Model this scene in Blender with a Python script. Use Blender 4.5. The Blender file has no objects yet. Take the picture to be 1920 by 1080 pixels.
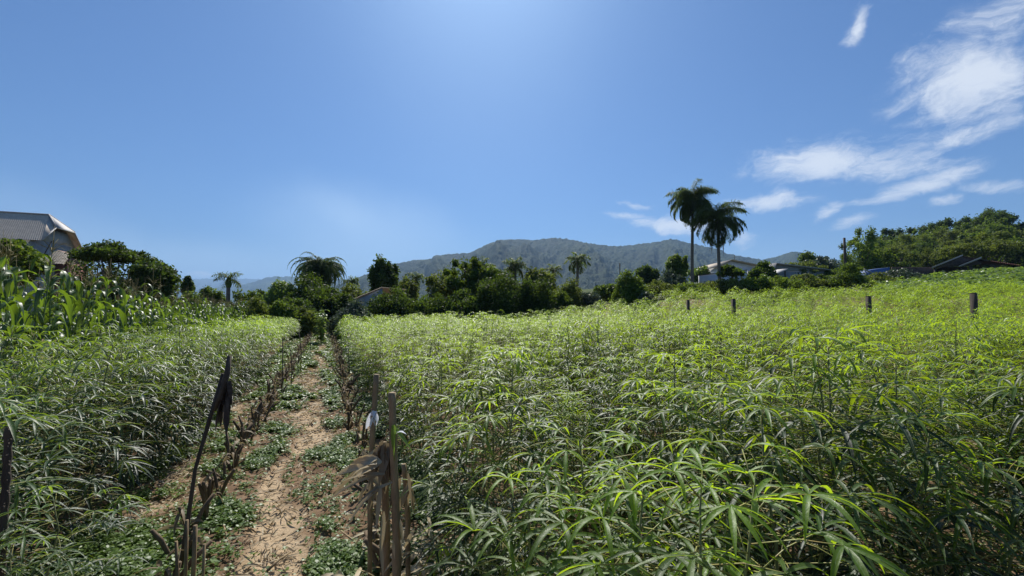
import bpy, math, random
import numpy as np
from mathutils import Vector, Matrix

SC = bpy.context.scene
COL = SC.collection
random.seed(7)
RNG = np.random.default_rng(7)
R = math.radians

# ------------------------------------------------------------------ camera
CAMZ = 1.8
PITCH = R(3.08)
F = 800.0                      # focal length in photograph pixels (1920 wide)
cam_d = bpy.data.cameras.new("camera")
cam_d.lens = 15.0
cam_d.sensor_width = 36.0
cam_d.clip_start = 0.05
cam_d.clip_end = 30000
cam = bpy.data.objects.new("camera", cam_d)
COL.objects.link(cam)
cam.location = (0, 0, CAMZ)
cam.rotation_euler = (math.pi / 2 + PITCH, 0, 0)
SC.camera = cam


def ray(px, py):
    xc = (px - 960) / F
    yc = (540 - py) / F
    y = math.cos(PITCH) - yc * math.sin(PITCH)
    z = math.sin(PITCH) + yc * math.cos(PITCH)
    return xc / y, z / y       # x and z per metre of depth


def at(px, py, Y):
    a, b = ray(px, py)
    return Vector((a * Y, Y, CAMZ + b * Y))


# ------------------------------------------------------------------ light
SUN_EL = R(48)
SUN_AZ = R(-4)                 # clockwise from +Y
SC.view_settings.view_transform = 'Standard'
SC.view_settings.look = 'None'
SC.view_settings.exposure = 0.4
SC.view_settings.gamma = 1.0
sun_d = bpy.data.lights.new("sun", 'SUN')
sun_d.energy = 5.0
sun_d.angle = R(0.5)
sun_d.color = (1.0, 0.96, 0.88)
sun = bpy.data.objects.new("sun", sun_d)
COL.objects.link(sun)
sdir = Vector((math.sin(SUN_AZ) * math.cos(SUN_EL), math.cos(SUN_AZ) * math.cos(SUN_EL), math.sin(SUN_EL)))
sun.rotation_euler = sdir.to_track_quat('Z', 'Y').to_euler()
SC.cycles.max_bounces = 8
SC.cycles.transmission_bounces = 6
SC.cycles.volume_bounces = 0
SC.cycles.use_denoising = True

world = bpy.data.worlds.new("World")
SC.world = world
world.use_nodes = True
wn, wl = world.node_tree.nodes, world.node_tree.links
wn.clear()


def W(kind, **kw):
    n = wn.new(kind)
    for k, v in kw.items():
        setattr(n, k, v)
    return n


def wmath(op, a, b=None):
    n = W('ShaderNodeMath', operation=op)
    for i, v in enumerate((a, b)):
        if v is None:
            continue
        if isinstance(v, (int, float)):
            n.inputs[i].default_value = v
        else:
            wl.new(v, n.inputs[i])
    return n.outputs[0]


sky = W('ShaderNodeTexSky')
sky.sky_type = 'NISHITA'
sky.sun_disc = False
sky.sun_elevation = SUN_EL
sky.sun_rotation = SUN_AZ
sky.altitude = 100
sky.air_density = 1.15
sky.dust_density = 0.9
sky.ozone_density = 5
tc = W('ShaderNodeTexCoord')
sep = W('ShaderNodeSeparateXYZ')
wl.new(tc.outputs['Generated'], sep.inputs[0])
az = wmath('ARCTAN2', sep.outputs[0], sep.outputs[1])
el = wmath('ARCSINE', sep.outputs[2])
ae = W('ShaderNodeCombineXYZ')
wl.new(az, ae.inputs[0])
wl.new(el, ae.inputs[1])


def wnoise(vec, scale, detail, rough, dist=0.0):
    n = W('ShaderNodeTexNoise')
    n.inputs['Scale'].default_value = scale
    n.inputs['Detail'].default_value = detail
    n.inputs['Roughness'].default_value = rough
    n.inputs['Distortion'].default_value = dist
    wl.new(vec, n.inputs['Vector'])
    return n


# wind-drawn cirrus: the cloud field is defined over azimuth and elevation of the sky
warpn = wnoise(ae.outputs[0], 6.0, 4, 0.6)
vs = W('ShaderNodeVectorMath', operation='SUBTRACT')
wl.new(warpn.outputs['Color'], vs.inputs[0])
vs.inputs[1].default_value = (0.5, 0.5, 0.5)
vm = W('ShaderNodeVectorMath', operation='MULTIPLY_ADD')
wl.new(vs.outputs[0], vm.inputs[0])
vm.inputs[1].default_value = (0.12, 0.06, 0)
wl.new(ae.outputs[0], vm.inputs[2])
clouds = [(1815, 135, 170, 82, 10, 1.0), (1900, 60, 110, 60, 30, .62), (1570, 302, 200, 44, 4, 1.0), (1790, 255, 200, 28, 14, .75),
          (1700, 352, 140, 20, 17, .85), (1603, 45, 20, 50, -28, .75), (1425, 384, 90, 22, 6, .85), (1190, 384, 55, 9, -6, .75),
          (1180, 404, 60, 9, 0, .75), (1262, 420, 95, 17, -6, .95), (1548, 402, 36, 16, 35, .72), (1602, 416, 55, 16, 18, .75),
          (1400, 452, 26, 20, 0, .6), (1865, 354, 85, 12, -3, .55), (1765, 377, 45, 10, 10, .6), (1500, 330, 120, 20, -8, .55),
          (390, 519, 40, 7, 0, .6), (1850, 200, 120, 60, 5, .55)]


def aeof(px, py):
    a, b = ray(px, py)
    return math.atan(a), math.atan(b / math.sqrt(1 + a * a))


def cloud_frame(cx, cy, hw, hh, rot):
    c, s_ = math.cos(R(rot)), math.sin(R(rot))
    a0, a1 = aeof(cx - hw * c, cy + hw * s_), aeof(cx + hw * c, cy - hw * s_)
    b0, b1 = aeof(cx + hh * s_, cy + hh * c), aeof(cx - hh * s_, cy - hh * c)
    u = (a1[0] - a0[0], a1[1] - a0[1])
    v = (b1[0] - b0[0], b1[1] - b0[1])
    return aeof(cx, cy), math.atan2(u[1], u[0]), math.hypot(*u) / 2, abs(u[0] * v[1] - u[1] * v[0]) / math.hypot(*u) / 2


acc = None
for (cx, cy, hw, hh, rot, st) in clouds:
    a, b = ray(cx, cy)
    A = math.atan(a)
    E = math.atan(b / math.sqrt(1 + a * a))
    k = 1.0 / F * math.cos(A)
    mp = W('ShaderNodeMapping', vector_type='TEXTURE')
    wl.new(vm.outputs[0], mp.inputs[0])
    mp.inputs['Location'].default_value = (A, E, 0)
    (A, E), ro, sx_, sy_ = cloud_frame(cx, cy, hw, hh, rot)
    mp.inputs['Rotation'].default_value = (0, 0, ro)
    mp.inputs['Scale'].default_value = (sx_ * 1.2, sy_ * 1.3, 1)
    ln = W('ShaderNodeVectorMath', operation='LENGTH')
    wl.new(mp.outputs[0], ln.inputs[0])
    mr = W('ShaderNodeMapRange')
    mr.interpolation_type = 'SMOOTHSTEP'
    wl.new(ln.outputs['Value'], mr.inputs[0])
    mr.inputs[1].default_value = 1.25
    mr.inputs[2].default_value = 0.0
    mr.inputs[3].default_value = 0.0
    mr.inputs[4].default_value = st
    acc = mr.outputs[0] if acc is None else wmath('MAXIMUM', acc, mr.outputs[0])
mpn = W('ShaderNodeMapping', vector_type='TEXTURE')
wl.new(vm.outputs[0], mpn.inputs[0])
mpn.inputs['Rotation'].default_value = (0, 0, R(4))
mpn.inputs['Scale'].default_value = (2.2, 1.0, 1)
fn = wnoise(mpn.outputs[0], 17.0, 11, 0.66, 0.6)
f2 = wnoise(mpn.outputs[0], 70.0, 8, 0.7, 0.8)
fine = wmath('MULTIPLY', wmath('SUBTRACT', f2.outputs[0], 0.5), 0.9)
cm0 = wmath('ADD', wmath('MULTIPLY', acc, 1.15), wmath('MULTIPLY', wmath('SUBTRACT', fn.outputs[0], 0.5), 2.1))
cm = wmath('ADD', cm0, fine)
mr = W('ShaderNodeMapRange')
mr.interpolation_type = 'SMOOTHSTEP'
wl.new(cm, mr.inputs[0])
mr.inputs[1].default_value = 0.12
mr.inputs[2].default_value = 1.2
mr.inputs[3].default_value = 0.0
mr.inputs[4].default_value = 0.88
gate = W('ShaderNodeMapRange')
wl.new(acc, gate.inputs[0])
gate.inputs[1].default_value = 0.0
gate.inputs[2].default_value = 0.25
cloud_mask = wmath('MULTIPLY', mr.outputs[0], gate.outputs[0])
tint = W('ShaderNodeMix', data_type='RGBA', blend_type='MULTIPLY')
tint.inputs[0].default_value = 1.0
wl.new(sky.outputs[0], tint.inputs[6])
tint.inputs[7].default_value = (0.66, 0.98, 1.34, 1)
soft = None  # pale smoky haze and the glare near the sun, painted into the sky colour
for (cx, cy, hw, hh, rot, st) in ((700, 450, 240, 105, -10, .36), (640, 400, 90, 40, -20, .10), (60, 400, 260, 70, -12, .14), (330, 505, 560, 75, 0, .36), (905, -40, 260, 420, 0, .07), (1300, 520, 700, 75, 0, .18)):
    a, b = ray(cx, cy)
    A = math.atan(a)
    E = math.atan(b / math.sqrt(1 + a * a))
    k = 1.0 / F * math.cos(A)
    mp = W('ShaderNodeMapping', vector_type='TEXTURE')
    wl.new(vm.outputs[0], mp.inputs[0])
    mp.inputs['Location'].default_value = (A, E, 0)
    mp.inputs['Rotation'].default_value = (0, 0, R(rot))
    mp.inputs['Scale'].default_value = (hw * k * math.cos(A), hh * k, 1)
    ln = W('ShaderNodeVectorMath', operation='LENGTH')
    wl.new(mp.outputs[0], ln.inputs[0])
    mr2 = W('ShaderNodeMapRange')
    mr2.interpolation_type = 'SMOOTHERSTEP'
    wl.new(ln.outputs['Value'], mr2.inputs[0])
    mr2.inputs[1].default_value = 1.3
    mr2.inputs[2].default_value = 0.0
    mr2.inputs[3].default_value = 0.0
    mr2.inputs[4].default_value = st
    soft = mr2.outputs[0] if soft is None else wmath('ADD', soft, mr2.outputs[0])
haze_glow = W('ShaderNodeMix', data_type='RGBA')
wl.new(soft, haze_glow.inputs[0])
wl.new(tint.outputs[2], haze_glow.inputs[6])
haze_glow.inputs[7].default_value = (10.0, 13.2, 16.5, 1)
mixc = W('ShaderNodeMix', data_type='RGBA')
wl.new(cloud_mask, mixc.inputs[0])
wl.new(haze_glow.outputs[2], mixc.inputs[6])
mixc.inputs[7].default_value = (13.5, 14.2, 15.0, 1)
bg = W('ShaderNodeBackground')
bg.inputs[1].default_value = 0.05
wl.new(mixc.outputs[2], bg.inputs[0])
wo = W('ShaderNodeOutputWorld')
wl.new(bg.outputs[0], wo.inputs[0])


# ------------------------------------------------------------------ numpy helpers
def nrm(v):
    return v / (np.linalg.norm(v, axis=-1, keepdims=True) + 1e-9)


def _hash(ix, iy, seed=0):
    h = (ix.astype(np.int64) * 374761393 + iy.astype(np.int64) * 668265263 + seed * 974711) & 0x7fffffff
    h = ((h ^ (h >> 13)) * 1274126177) & 0x7fffffff
    return ((h ^ (h >> 16)) & 0xffffff) / float(0xffffff)


def vnoise(x, y, seed=0):
    ix, iy = np.floor(x), np.floor(y)
    fx, fy = x - ix, y - iy
    fx, fy = fx * fx * (3 - 2 * fx), fy * fy * (3 - 2 * fy)
    a, b = _hash(ix, iy, seed), _hash(ix + 1, iy, seed)
    c, d = _hash(ix, iy + 1, seed), _hash(ix + 1, iy + 1, seed)
    return (a * (1 - fx) + b * fx) * (1 - fy) + (c * (1 - fx) + d * fx) * fy


def fbm(x, y, oct=4, seed=0):
    s, a, t = 0, 0.5, 0
    for i in range(oct):
        s = s + a * vnoise(x * 2 ** i, y * 2 ** i, seed + i)
        t += a
        a *= 0.5
    return s / t


def worley(x, y, seed=0):
    ix, iy = np.floor(x), np.floor(y)
    best = np.full(x.shape, 9.0)
    rid = np.zeros(x.shape)
    for dx in (-1, 0, 1):
        for dy in (-1, 0, 1):
            cx, cy = ix + dx, iy + dy
            px = cx + _hash(cx, cy, seed)
            py = cy + _hash(cx, cy, seed + 5)
            d = (px - x) ** 2 + (py - y) ** 2
            m = d < best
            best = np.where(m, d, best)
            rid = np.where(m, _hash(cx, cy, seed + 9), rid)
    return np.sqrt(best), rid


def uof(x, y):
    return x + 0.436 * y       # across the field rows; the path runs along u = const


def gz(x, y):                  # ground height
    x = np.asarray(x, float)
    y = np.asarray(y, float)
    q = 0.45 * x + np.clip(y, -50, 90)
    q = np.where(q > 60, 60 + 10 * np.tanh((q - 60) / 10), q)
    z = 0.56 * np.log1p(np.exp(np.clip((q - 29) / 4.0, -30, 30)))
    z = z * (0.3 + 0.7 / (1 + np.exp(-np.clip((x - 3) / 3.5, -30, 30))))
    z = z + 0.6 * np.exp(-((x - 13) / 8) ** 2 - ((y - 38) / 7) ** 2)
    z = z + 0.02 * np.clip(x, 0, 30) * np.clip(y / 10, 0, 1) * (1 - np.clip((y - 25) / 10, 0, 1))
    z = z + 11 * np.exp(-(((x - 135) / 45) ** 2 + ((y - 125) / 40) ** 2))
    far = np.clip((np.hypot(x, y) - 260) / 500, 0, 1)
    return z * (1 - far)


def trail(x, y):               # how bare and sandy the ground is
    u = uof(x, y)
    c = -0.30 + 0.16 * np.sin(y * 0.9 + 1.0) + 0.12 * np.sin(y * 2.3)
    w = 0.19 + 0.05 * np.clip((y - 4) / 4, 0, 1) + 0.09 * np.sin(y * 1.7 + 2) + .08 * np.clip((y - 8) / 10, 0, 1)
    n = fbm(x * 2.2, y * 2.2, 4, 3) - 0.5
    t = np.clip(1.3 - np.abs(u - c) / w + n * 2.2, 0, 1)
    c2 = -1.62
    t2 = np.clip(1.0 - np.abs(u - c2) / 0.22 + n * 3.0, 0, 1) * 0.6
    return np.maximum(t, t2)


class Geo:
    def __init__(s):
        s.V, s.Q, s.T, s.A, s.U, s.n = [], [], [], [], [], 0

    def add(s, V, Q=None, tint=0.5, uv=None, T=None):
        V = np.asarray(V, float).reshape(-1, 3)
        s.V.append(V)
        if Q is not None and len(Q):
            s.Q.append(np.asarray(Q, np.int64).reshape(-1, 4) + s.n)
        if T is not None and len(T):
            s.T.append(np.asarray(T, np.int64).reshape(-1, 3) + s.n)
        tt = np.broadcast_to(np.asarray(tint, float), (len(V),)) if np.ndim(tint) < 1 else np.asarray(tint, float)
        s.A.append(tt)
        s.U.append(np.full((len(V), 2), 0.0) if uv is None else np.asarray(uv, float).reshape(-1, 2))
        s.n += len(V)
        return s

    def box(s, lo, hi, M=None, tint=0.5):
        (a, b, c), (d, e, f) = lo, hi
        V = np.array([(a, b, c), (d, b, c), (d, e, c), (a, e, c), (a, b, f), (d, b, f), (d, e, f), (a, e, f)], float)
        if M is not None:
            V = np.array([tuple(M @ Vector(v)) for v in V])
        return s.add(V, [(0, 3, 2, 1), (4, 5, 6, 7), (0, 1, 5, 4), (1, 2, 6, 5), (2, 3, 7, 6), (3, 0, 4, 7)], tint)

    def slab(s, pts, off, tint=0.5):   # polygon of 3 or 4 points thickened by the vector off
        P = np.array([tuple(p) for p in pts], float)
        V = np.vstack([P, P + np.array(tuple(off))])
        n = len(P)
        side = [(i, (i + 1) % n, n + (i + 1) % n, n + i) for i in range(n)]
        if n == 4:
            return s.add(V, [(3, 2, 1, 0), (4, 5, 6, 7)] + side, tint)
        return s.add(V, side, tint, T=[(2, 1, 0), (3, 4, 5)])

    def tube(s, pts, rad, k=6, tint=0.5):
        P = np.array([tuple(p) for p in pts], float)
        rad = np.broadcast_to(np.asarray(rad, float), (len(P),))
        D = np.gradient(P, axis=0)
        D = nrm(D)
        ref = np.array([1.0, 0, 0]) if abs(D[0][2]) > 0.6 else np.array([0, 0, 1.0])
        A = nrm(np.cross(D, ref))
        B = np.cross(D, A)
        th = np.arange(k) / k * 2 * np.pi
        ring = (P[:, None] + rad[:, None, None] * (np.cos(th)[None, :, None] * A[:, None] + np.sin(th)[None, :, None] * B[:, None])).reshape(-1, 3)
        Q = []
        for i in range(len(P) - 1):
            for j in range(k):
                Q.append((i * k + j, i * k + (j + 1) % k, (i + 1) * k + (j + 1) % k, (i + 1) * k + j))
        n = len(ring)
        V = np.vstack([ring, P[-1:], P[:1]])
        T = [((len(P) - 1) * k + j, (len(P) - 1) * k + (j + 1) % k, n) for j in range(k)] + [((j + 1) % k, j, n + 1) for j in range(k)]
        return s.add(V, Q, tint, T=T)

    def blades(s, p, f, up, L, Wd, droop, prof, fold=0.25, cols=3, tint=0.5, power=1.0, twist=0.0):
        p, f, up = (np.asarray(a, float).reshape(-1, 3) for a in (p, f, up))
        N = len(p)
        f = nrm(np.broadcast_to(f, (N, 3)))
        up = np.broadcast_to(up, (N, 3))
        L = np.broadcast_to(np.asarray(L, float), (N,))
        Wd = np.broadcast_to(np.asarray(Wd, float), (N,))
        droop = np.broadcast_to(np.asarray(droop, float), (N,))
        n = len(prof) - 1
        dn = np.array([0, 0, -1.0])

        def dr(t):
            return nrm(f + dn * (droop * t ** power)[:, None])
        pos = [p]
        for i in range(n):
            pos.append(pos[-1] + dr((i + .5) / n) * (L / n)[:, None])
        vs, uvs = [], []
        for i in range(n + 1):
            d = dr(i / n)
            u2 = up
            if np.any(twist):
                sd = nrm(np.cross(d, up))
                a = np.broadcast_to(np.asarray(twist, float), (N,)) * i / n
                u2 = up * np.cos(a)[:, None] + sd * np.sin(a)[:, None]
            sd = nrm(np.cross(d, u2))
            nn = np.cross(sd, d)
            w = (Wd * prof[i] / 2)[:, None]
            if cols == 3:
                vs.append(np.stack([pos[i] - sd * w + nn * w * fold, pos[i], pos[i] + sd * w + nn * w * fold], 1))
                uvs.append(np.array([(0, i / n), (.5, i / n), (1, i / n)]))
            else:
                vs.append(np.stack([pos[i] - sd * w, pos[i] + sd * w], 1))
                uvs.append(np.array([(0, i / n), (1, i / n)]))
        V = np.stack(vs, 1)                       # N, n+1, cols, 3
        c = cols
        q = []
        for i in range(n):
            for j in range(c - 1):
                q.append((i * c + j, i * c + j + 1, (i + 1) * c + j + 1, (i + 1) * c + j))
        q = np.array(q)
        m = (n + 1) * c
        Q = (q[None] + (np.arange(N) * m)[:, None, None]).reshape(-1, 4)
        uv = np.broadcast_to(np.stack(uvs).reshape(1, m, 2), (N, m, 2))
        tt = np.repeat(np.broadcast_to(np.asarray(tint, float), (N,)), m)
        return s.add(V.reshape(-1, 3), Q, tt, uv.reshape(-1, 2))

    def stamp(s, g, Ms, tints=None):   # many transformed copies of geometry g merged in
        V, Q, T, A, U = g.arr()
        Ms = np.asarray(Ms)
        N = len(Ms)
        VV = np.einsum('nij,kj->nki', Ms[:, :3, :3], V) + Ms[:, None, :3, 3]
        off = (np.arange(N) * len(V))[:, None, None]
        AA = np.tile(A, N)
        if tints is not None:
            AA = np.clip(AA + np.repeat(tints, len(V)), 0, 1)
        return s.add(VV.reshape(-1, 3), (Q[None] + off).reshape(-1, 4) if len(Q) else None, AA, np.tile(U, (N, 1)),
                     T=(T[None] + off).reshape(-1, 3) if len(T) else None)

    def arr(s):
        V = np.vstack(s.V)
        Q = np.vstack(s.Q) if s.Q else np.zeros((0, 4), np.int64)
        T = np.vstack(s.T) if s.T else np.zeros((0, 3), np.int64)
        return V, Q, T, np.concatenate(s.A), np.vstack(s.U)

    def mesh(s, name, mat, smooth=False):
        V, Q, T, A, U = s.arr()
        me = bpy.data.meshes.new(name)
        me.vertices.add(len(V))
        me.vertices.foreach_set("co", V.astype(np.float32).ravel())
        lv = np.concatenate([Q.ravel(), T.ravel()]).astype(np.int32)
        me.loops.add(len(lv))
        me.loops.foreach_set("vertex_index", lv)
        me.polygons.add(len(Q) + len(T))
        st = np.concatenate([np.arange(len(Q)) * 4, len(Q) * 4 + np.arange(len(T)) * 3]).astype(np.int32)
        me.polygons.foreach_set("loop_start", st)
        if smooth:
            me.polygons.foreach_set("use_smooth", np.ones(len(st), bool))
        at_ = me.attributes.new("tint", 'FLOAT', 'POINT')
        at_.data.foreach_set("value", A.astype(np.float32))
        uvl = me.uv_layers.new(name="uv")
        uvl.data.foreach_set("uv", U[lv].astype(np.float32).ravel())
        me.update(calc_edges=True)
        for m in (mat if isinstance(mat, (list, tuple)) else [mat]):
            me.materials.append(m)
        return me


def obj(name, data, parent=None, loc=None):
    o = bpy.data.objects.new(name, data)
    COL.objects.link(o)
    if parent is not None:
        o.parent = parent
    if loc is not None:
        o.location = loc
    return o


def tag(o, label=None, cat=None, group=None, kind=None):
    if label:
        o['label'] = label
    if cat:
        o['category'] = cat
    if group:
        o['group'] = group
    if kind:
        o['kind'] = kind
    return o


def thing(name, label, cat, loc=(0, 0, 0), rz=0, group=None, s=1.0):
    o = obj(name, None, loc=loc)
    o.empty_display_size = 0.2
    o.rotation_euler = (0, 0, rz)
    o.scale = (s, s, s) if isinstance(s, (int, float)) else s
    return tag(o, label, cat, group)


def dup(root, loc, rot, s, label, group=None):
    r = root.copy()
    COL.objects.link(r)
    r.location = loc
    r.rotation_euler = rot
    r.scale = (s, s, s) if isinstance(s, (int, float)) else s
    r['label'] = label
    if group:
        r['group'] = group
    for ch in KIDS.get(root.name, []):
        c = ch.copy()
        COL.objects.link(c)
        c.parent = r
        for g2 in KIDS.get(ch.name, []):
            d = g2.copy()
            COL.objects.link(d)
            d.parent = c
    return r


KIDS = {}


def part(name, data, parent):
    o = obj(name, data, parent)
    KIDS.setdefault(parent.name, []).append(o)
    return o


# ------------------------------------------------------------------ materials
def newmat(name):
    m = bpy.data.materials.new(name)
    m.use_nodes = True
    n, l = m.node_tree.nodes, m.node_tree.links
    return m, n, l, n['Principled BSDF'], n['Material Output']


def rgb(c):
    return (c[0], c[1], c[2], 1)


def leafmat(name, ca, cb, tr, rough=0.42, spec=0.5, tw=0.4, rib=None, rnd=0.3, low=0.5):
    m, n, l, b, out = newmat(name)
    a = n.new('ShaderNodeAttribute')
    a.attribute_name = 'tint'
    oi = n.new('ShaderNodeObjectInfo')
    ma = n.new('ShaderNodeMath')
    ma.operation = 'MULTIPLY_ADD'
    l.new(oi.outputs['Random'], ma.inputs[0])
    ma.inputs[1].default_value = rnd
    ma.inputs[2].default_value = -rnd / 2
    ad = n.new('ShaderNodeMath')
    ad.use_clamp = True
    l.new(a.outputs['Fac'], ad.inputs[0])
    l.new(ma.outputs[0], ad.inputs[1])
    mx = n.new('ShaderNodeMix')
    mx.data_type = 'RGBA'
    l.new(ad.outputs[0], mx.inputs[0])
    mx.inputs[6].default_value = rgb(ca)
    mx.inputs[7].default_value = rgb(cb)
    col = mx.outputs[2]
    if rib:
        uv = n.new('ShaderNodeUVMap')
        sx = n.new('ShaderNodeSeparateXYZ')
        l.new(uv.outputs[0], sx.inputs[0])
        s1 = n.new('ShaderNodeMath')
        s1.operation = 'SUBTRACT'
        l.new(sx.outputs[0], s1.inputs[0])
        s1.inputs[1].default_value = 0.5
        s2 = n.new('ShaderNodeMath')
        s2.operation = 'ABSOLUTE'
        l.new(s1.outputs[0], s2.inputs[0])
        mr_ = n.new('ShaderNodeMapRange')
        l.new(s2.outputs[0], mr_.inputs[0])
        mr_.inputs[1].default_value = 0.03
        mr_.inputs[2].default_value = 0.09
        mr_.inputs[3].default_value = 0.6
        mr_.inputs[4].default_value = 0.0
        tcn = n.new('ShaderNodeTexCoord')
        nz = n.new('ShaderNodeTexNoise')
        l.new(tcn.outputs['Object'], nz.inputs['Vector'])
        nz.inputs['Scale'].default_value = 55
        nz.inputs['Detail'].default_value = 5
        nz.inputs['Roughness'].default_value = .7
        q1 = n.new('ShaderNodeMapRange')
        l.new(nz.outputs[0], q1.inputs[0])
        q1.inputs[1].default_value = .5
        q1.inputs[2].default_value = .8
        q1.inputs[4].default_value = .24
        m4 = n.new('ShaderNodeMix')
        m4.data_type = 'RGBA'
        l.new(q1.outputs[0], m4.inputs[0])
        l.new(col, m4.inputs[6])
        m4.inputs[7].default_value = rgb((.13, .20, .08))
        col = m4.outputs[2]
        bpn = n.new('ShaderNodeBump')
        bpn.inputs['Strength'].default_value = .5
        bpn.inputs['Distance'].default_value = .004
        l.new(nz.outputs[0], bpn.inputs['Height'])
        l.new(bpn.outputs[0], b.inputs['Normal'])
        q2 = n.new('ShaderNodeMapRange')
        l.new(nz.outputs[0], q2.inputs[0])
        q2.inputs[1].default_value = .3
        q2.inputs[2].default_value = .7
        q2.inputs[3].default_value = rough - .1
        q2.inputs[4].default_value = rough + .16
        l.new(q2.outputs[0], b.inputs['Roughness'])
        m3 = n.new('ShaderNodeMix')
        m3.data_type = 'RGBA'
        l.new(mr_.outputs[0], m3.inputs[0])
        l.new(col, m3.inputs[6])
        m3.inputs[7].default_value = rgb(rib)
        col = m3.outputs[2]
    l.new(col, b.inputs['Base Color'])
    b.inputs['Roughness'].default_value = rough
    b.inputs['Specular IOR Level'].default_value = spec
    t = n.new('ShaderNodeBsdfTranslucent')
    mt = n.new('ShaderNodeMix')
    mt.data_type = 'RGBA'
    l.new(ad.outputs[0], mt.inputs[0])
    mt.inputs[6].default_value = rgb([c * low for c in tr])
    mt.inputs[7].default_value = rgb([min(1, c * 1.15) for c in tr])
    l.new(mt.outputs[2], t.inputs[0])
    ms = n.new('ShaderNodeMixShader')
    ms.inputs[0].default_value = tw
    l.new(b.outputs[0], ms.inputs[1])
    l.new(t.outputs[0], ms.inputs[2])
    l.new(ms.outputs[0], out.inputs[0])
    return m


def plain(name, c1, c2, scale=8, rough=0.8, bump=0.3, stretch=(1, 1, 1), wave=None, detail=6, spec=0.3, dist=0.01):
    m, n, l, b, out = newmat(name)
    tcn = n.new('ShaderNodeTexCoord')
    mp_ = n.new('ShaderNodeMapping')
    l.new(tcn.outputs['Object'], mp_.inputs[0])
    mp_.inputs['Scale'].default_value = stretch
    no = n.new('ShaderNodeTexNoise')
    l.new(mp_.outputs[0], no.inputs['Vector'])
    no.inputs['Scale'].default_value = scale
    no.inputs['Detail'].default_value = detail
    no.inputs['Roughness'].default_value = 0.65
    cr = n.new('ShaderNodeMapRange')
    l.new(no.outputs[0], cr.inputs[0])
    cr.inputs[1].default_value = 0.3
    cr.inputs[2].default_value = 0.7
    mx = n.new('ShaderNodeMix')
    mx.data_type = 'RGBA'
    l.new(cr.outputs[0], mx.inputs[0])
    mx.inputs[6].default_value = rgb(c1)
    mx.inputs[7].default_value = rgb(c2)
    l.new(mx.outputs[2], b.inputs['Base Color'])
    b.inputs['Roughness'].default_value = rough
    b.inputs['Specular IOR Level'].default_value = spec
    bp = n.new('ShaderNodeBump')
    bp.inputs['Strength'].default_value = bump
    bp.inputs['Distance'].default_value = dist
    l.new(no.outputs[0], bp.inputs['Height'])
    l.new(bp.outputs[0], b.inputs['Normal'])
    return m


M = {}
M['cassava'] = leafmat('cassava_leaf', (0.009, 0.022, 0.011), (0.11, 0.205, 0.014), (0.57, 0.78, 0.025), 0.42, 0.38, 0.42, rib=(0.17, 0.23, 0.12), rnd=.36, low=.09)  # near-black low-tint end also paints canopy shade into the older leaves
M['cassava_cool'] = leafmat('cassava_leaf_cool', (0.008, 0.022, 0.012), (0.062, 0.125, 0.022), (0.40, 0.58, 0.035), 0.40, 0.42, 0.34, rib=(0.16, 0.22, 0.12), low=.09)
M['cassava_stem'] = plain('cassava_stem', (0.12, 0.15, 0.05), (0.22, 0.22, 0.10), 20, 0.6)
M['petiole'] = plain('petiole', (0.24, 0.30, 0.07), (0.30, 0.22, 0.08), 20, 0.5)
M['corn'] = leafmat('corn_leaf', (0.013, 0.034, 0.012), (0.05, 0.105, 0.018), (0.32, 0.50, 0.03), 0.40, 0.5, 0.30, rib=(0.16, 0.24, 0.10), low=.15)
M['corn_stalk'] = plain('corn_stalk', (0.10, 0.17, 0.05), (0.17, 0.22, 0.08), 15, 0.5)
M['tassel'] = plain('tassel', (0.33, 0.27, 0.13), (0.22, 0.20, 0.09), 15, 0.8)
M['weed'] = leafmat('weed_leaf', (0.05, 0.10, 0.018), (0.14, 0.21, 0.04), (0.36, 0.50, 0.06), 0.45, 0.35, 0.3)
M['dry'] = leafmat('dry_leaf', (0.16, 0.11, 0.065), (0.55, 0.46, 0.30), (0.55, 0.42, 0.22), 0.6, 0.3, 0.25)
M['cane'] = plain('dry_cane', (0.09, 0.06, 0.035), (0.40, 0.29, 0.16), 14, 0.75, 0.5, (1, 1, 0.25))
M['stubble'] = plain('stubble', (0.05, 0.034, 0.022), (0.20, 0.14, 0.085), 18, 0.8, 0.5, (1, 1, 0.25))
M['darkwood'] = plain('dark_wood', (0.035, 0.028, 0.022), (0.13, 0.10, 0.075), 12, 0.85, 0.6, (1, 1, 0.12))
M['bark'] = plain('bark', (0.07, 0.055, 0.04), (0.16, 0.13, 0.10), 6, 0.9, 0.6, (1, 1, 0.3), dist=0.05)
M['palmbark'] = plain('palm_bark', (0.12, 0.11, 0.09), (0.22, 0.20, 0.17), 3, 0.9, 0.5, (0.5, 0.5, 4), dist=0.03)
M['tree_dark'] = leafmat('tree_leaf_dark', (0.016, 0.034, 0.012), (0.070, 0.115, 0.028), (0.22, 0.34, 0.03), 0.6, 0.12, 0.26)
M['tree_mid'] = leafmat('tree_leaf_mid', (0.030, 0.062, 0.016), (0.115, 0.18, 0.032), (0.34, 0.48, 0.04), 0.6, 0.14, 0.28)
M['tree_olive'] = leafmat('tree_leaf_olive', (0.050, 0.075, 0.020), (0.15, 0.19, 0.04), (0.34, 0.42, 0.05), 0.6, 0.12, 0.28)
M['tree_grey'] = leafmat('tree_leaf_grey', (0.055, 0.080, 0.050), (0.12, 0.16, 0.10), (0.16, 0.22, 0.09), 0.5, 0.35, 0.22)
M['tree_light'] = leafmat('tree_leaf_light', (0.06, 0.11, 0.02), (0.15, 0.23, 0.04), (0.34, 0.50, 0.06), 0.45, 0.4, 0.32)
M['palm'] = leafmat('palm_leaf', (0.040, 0.070, 0.024), (0.12, 0.17, 0.05), (0.30, 0.42, 0.06), 0.6, 0.15, 0.28)
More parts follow.
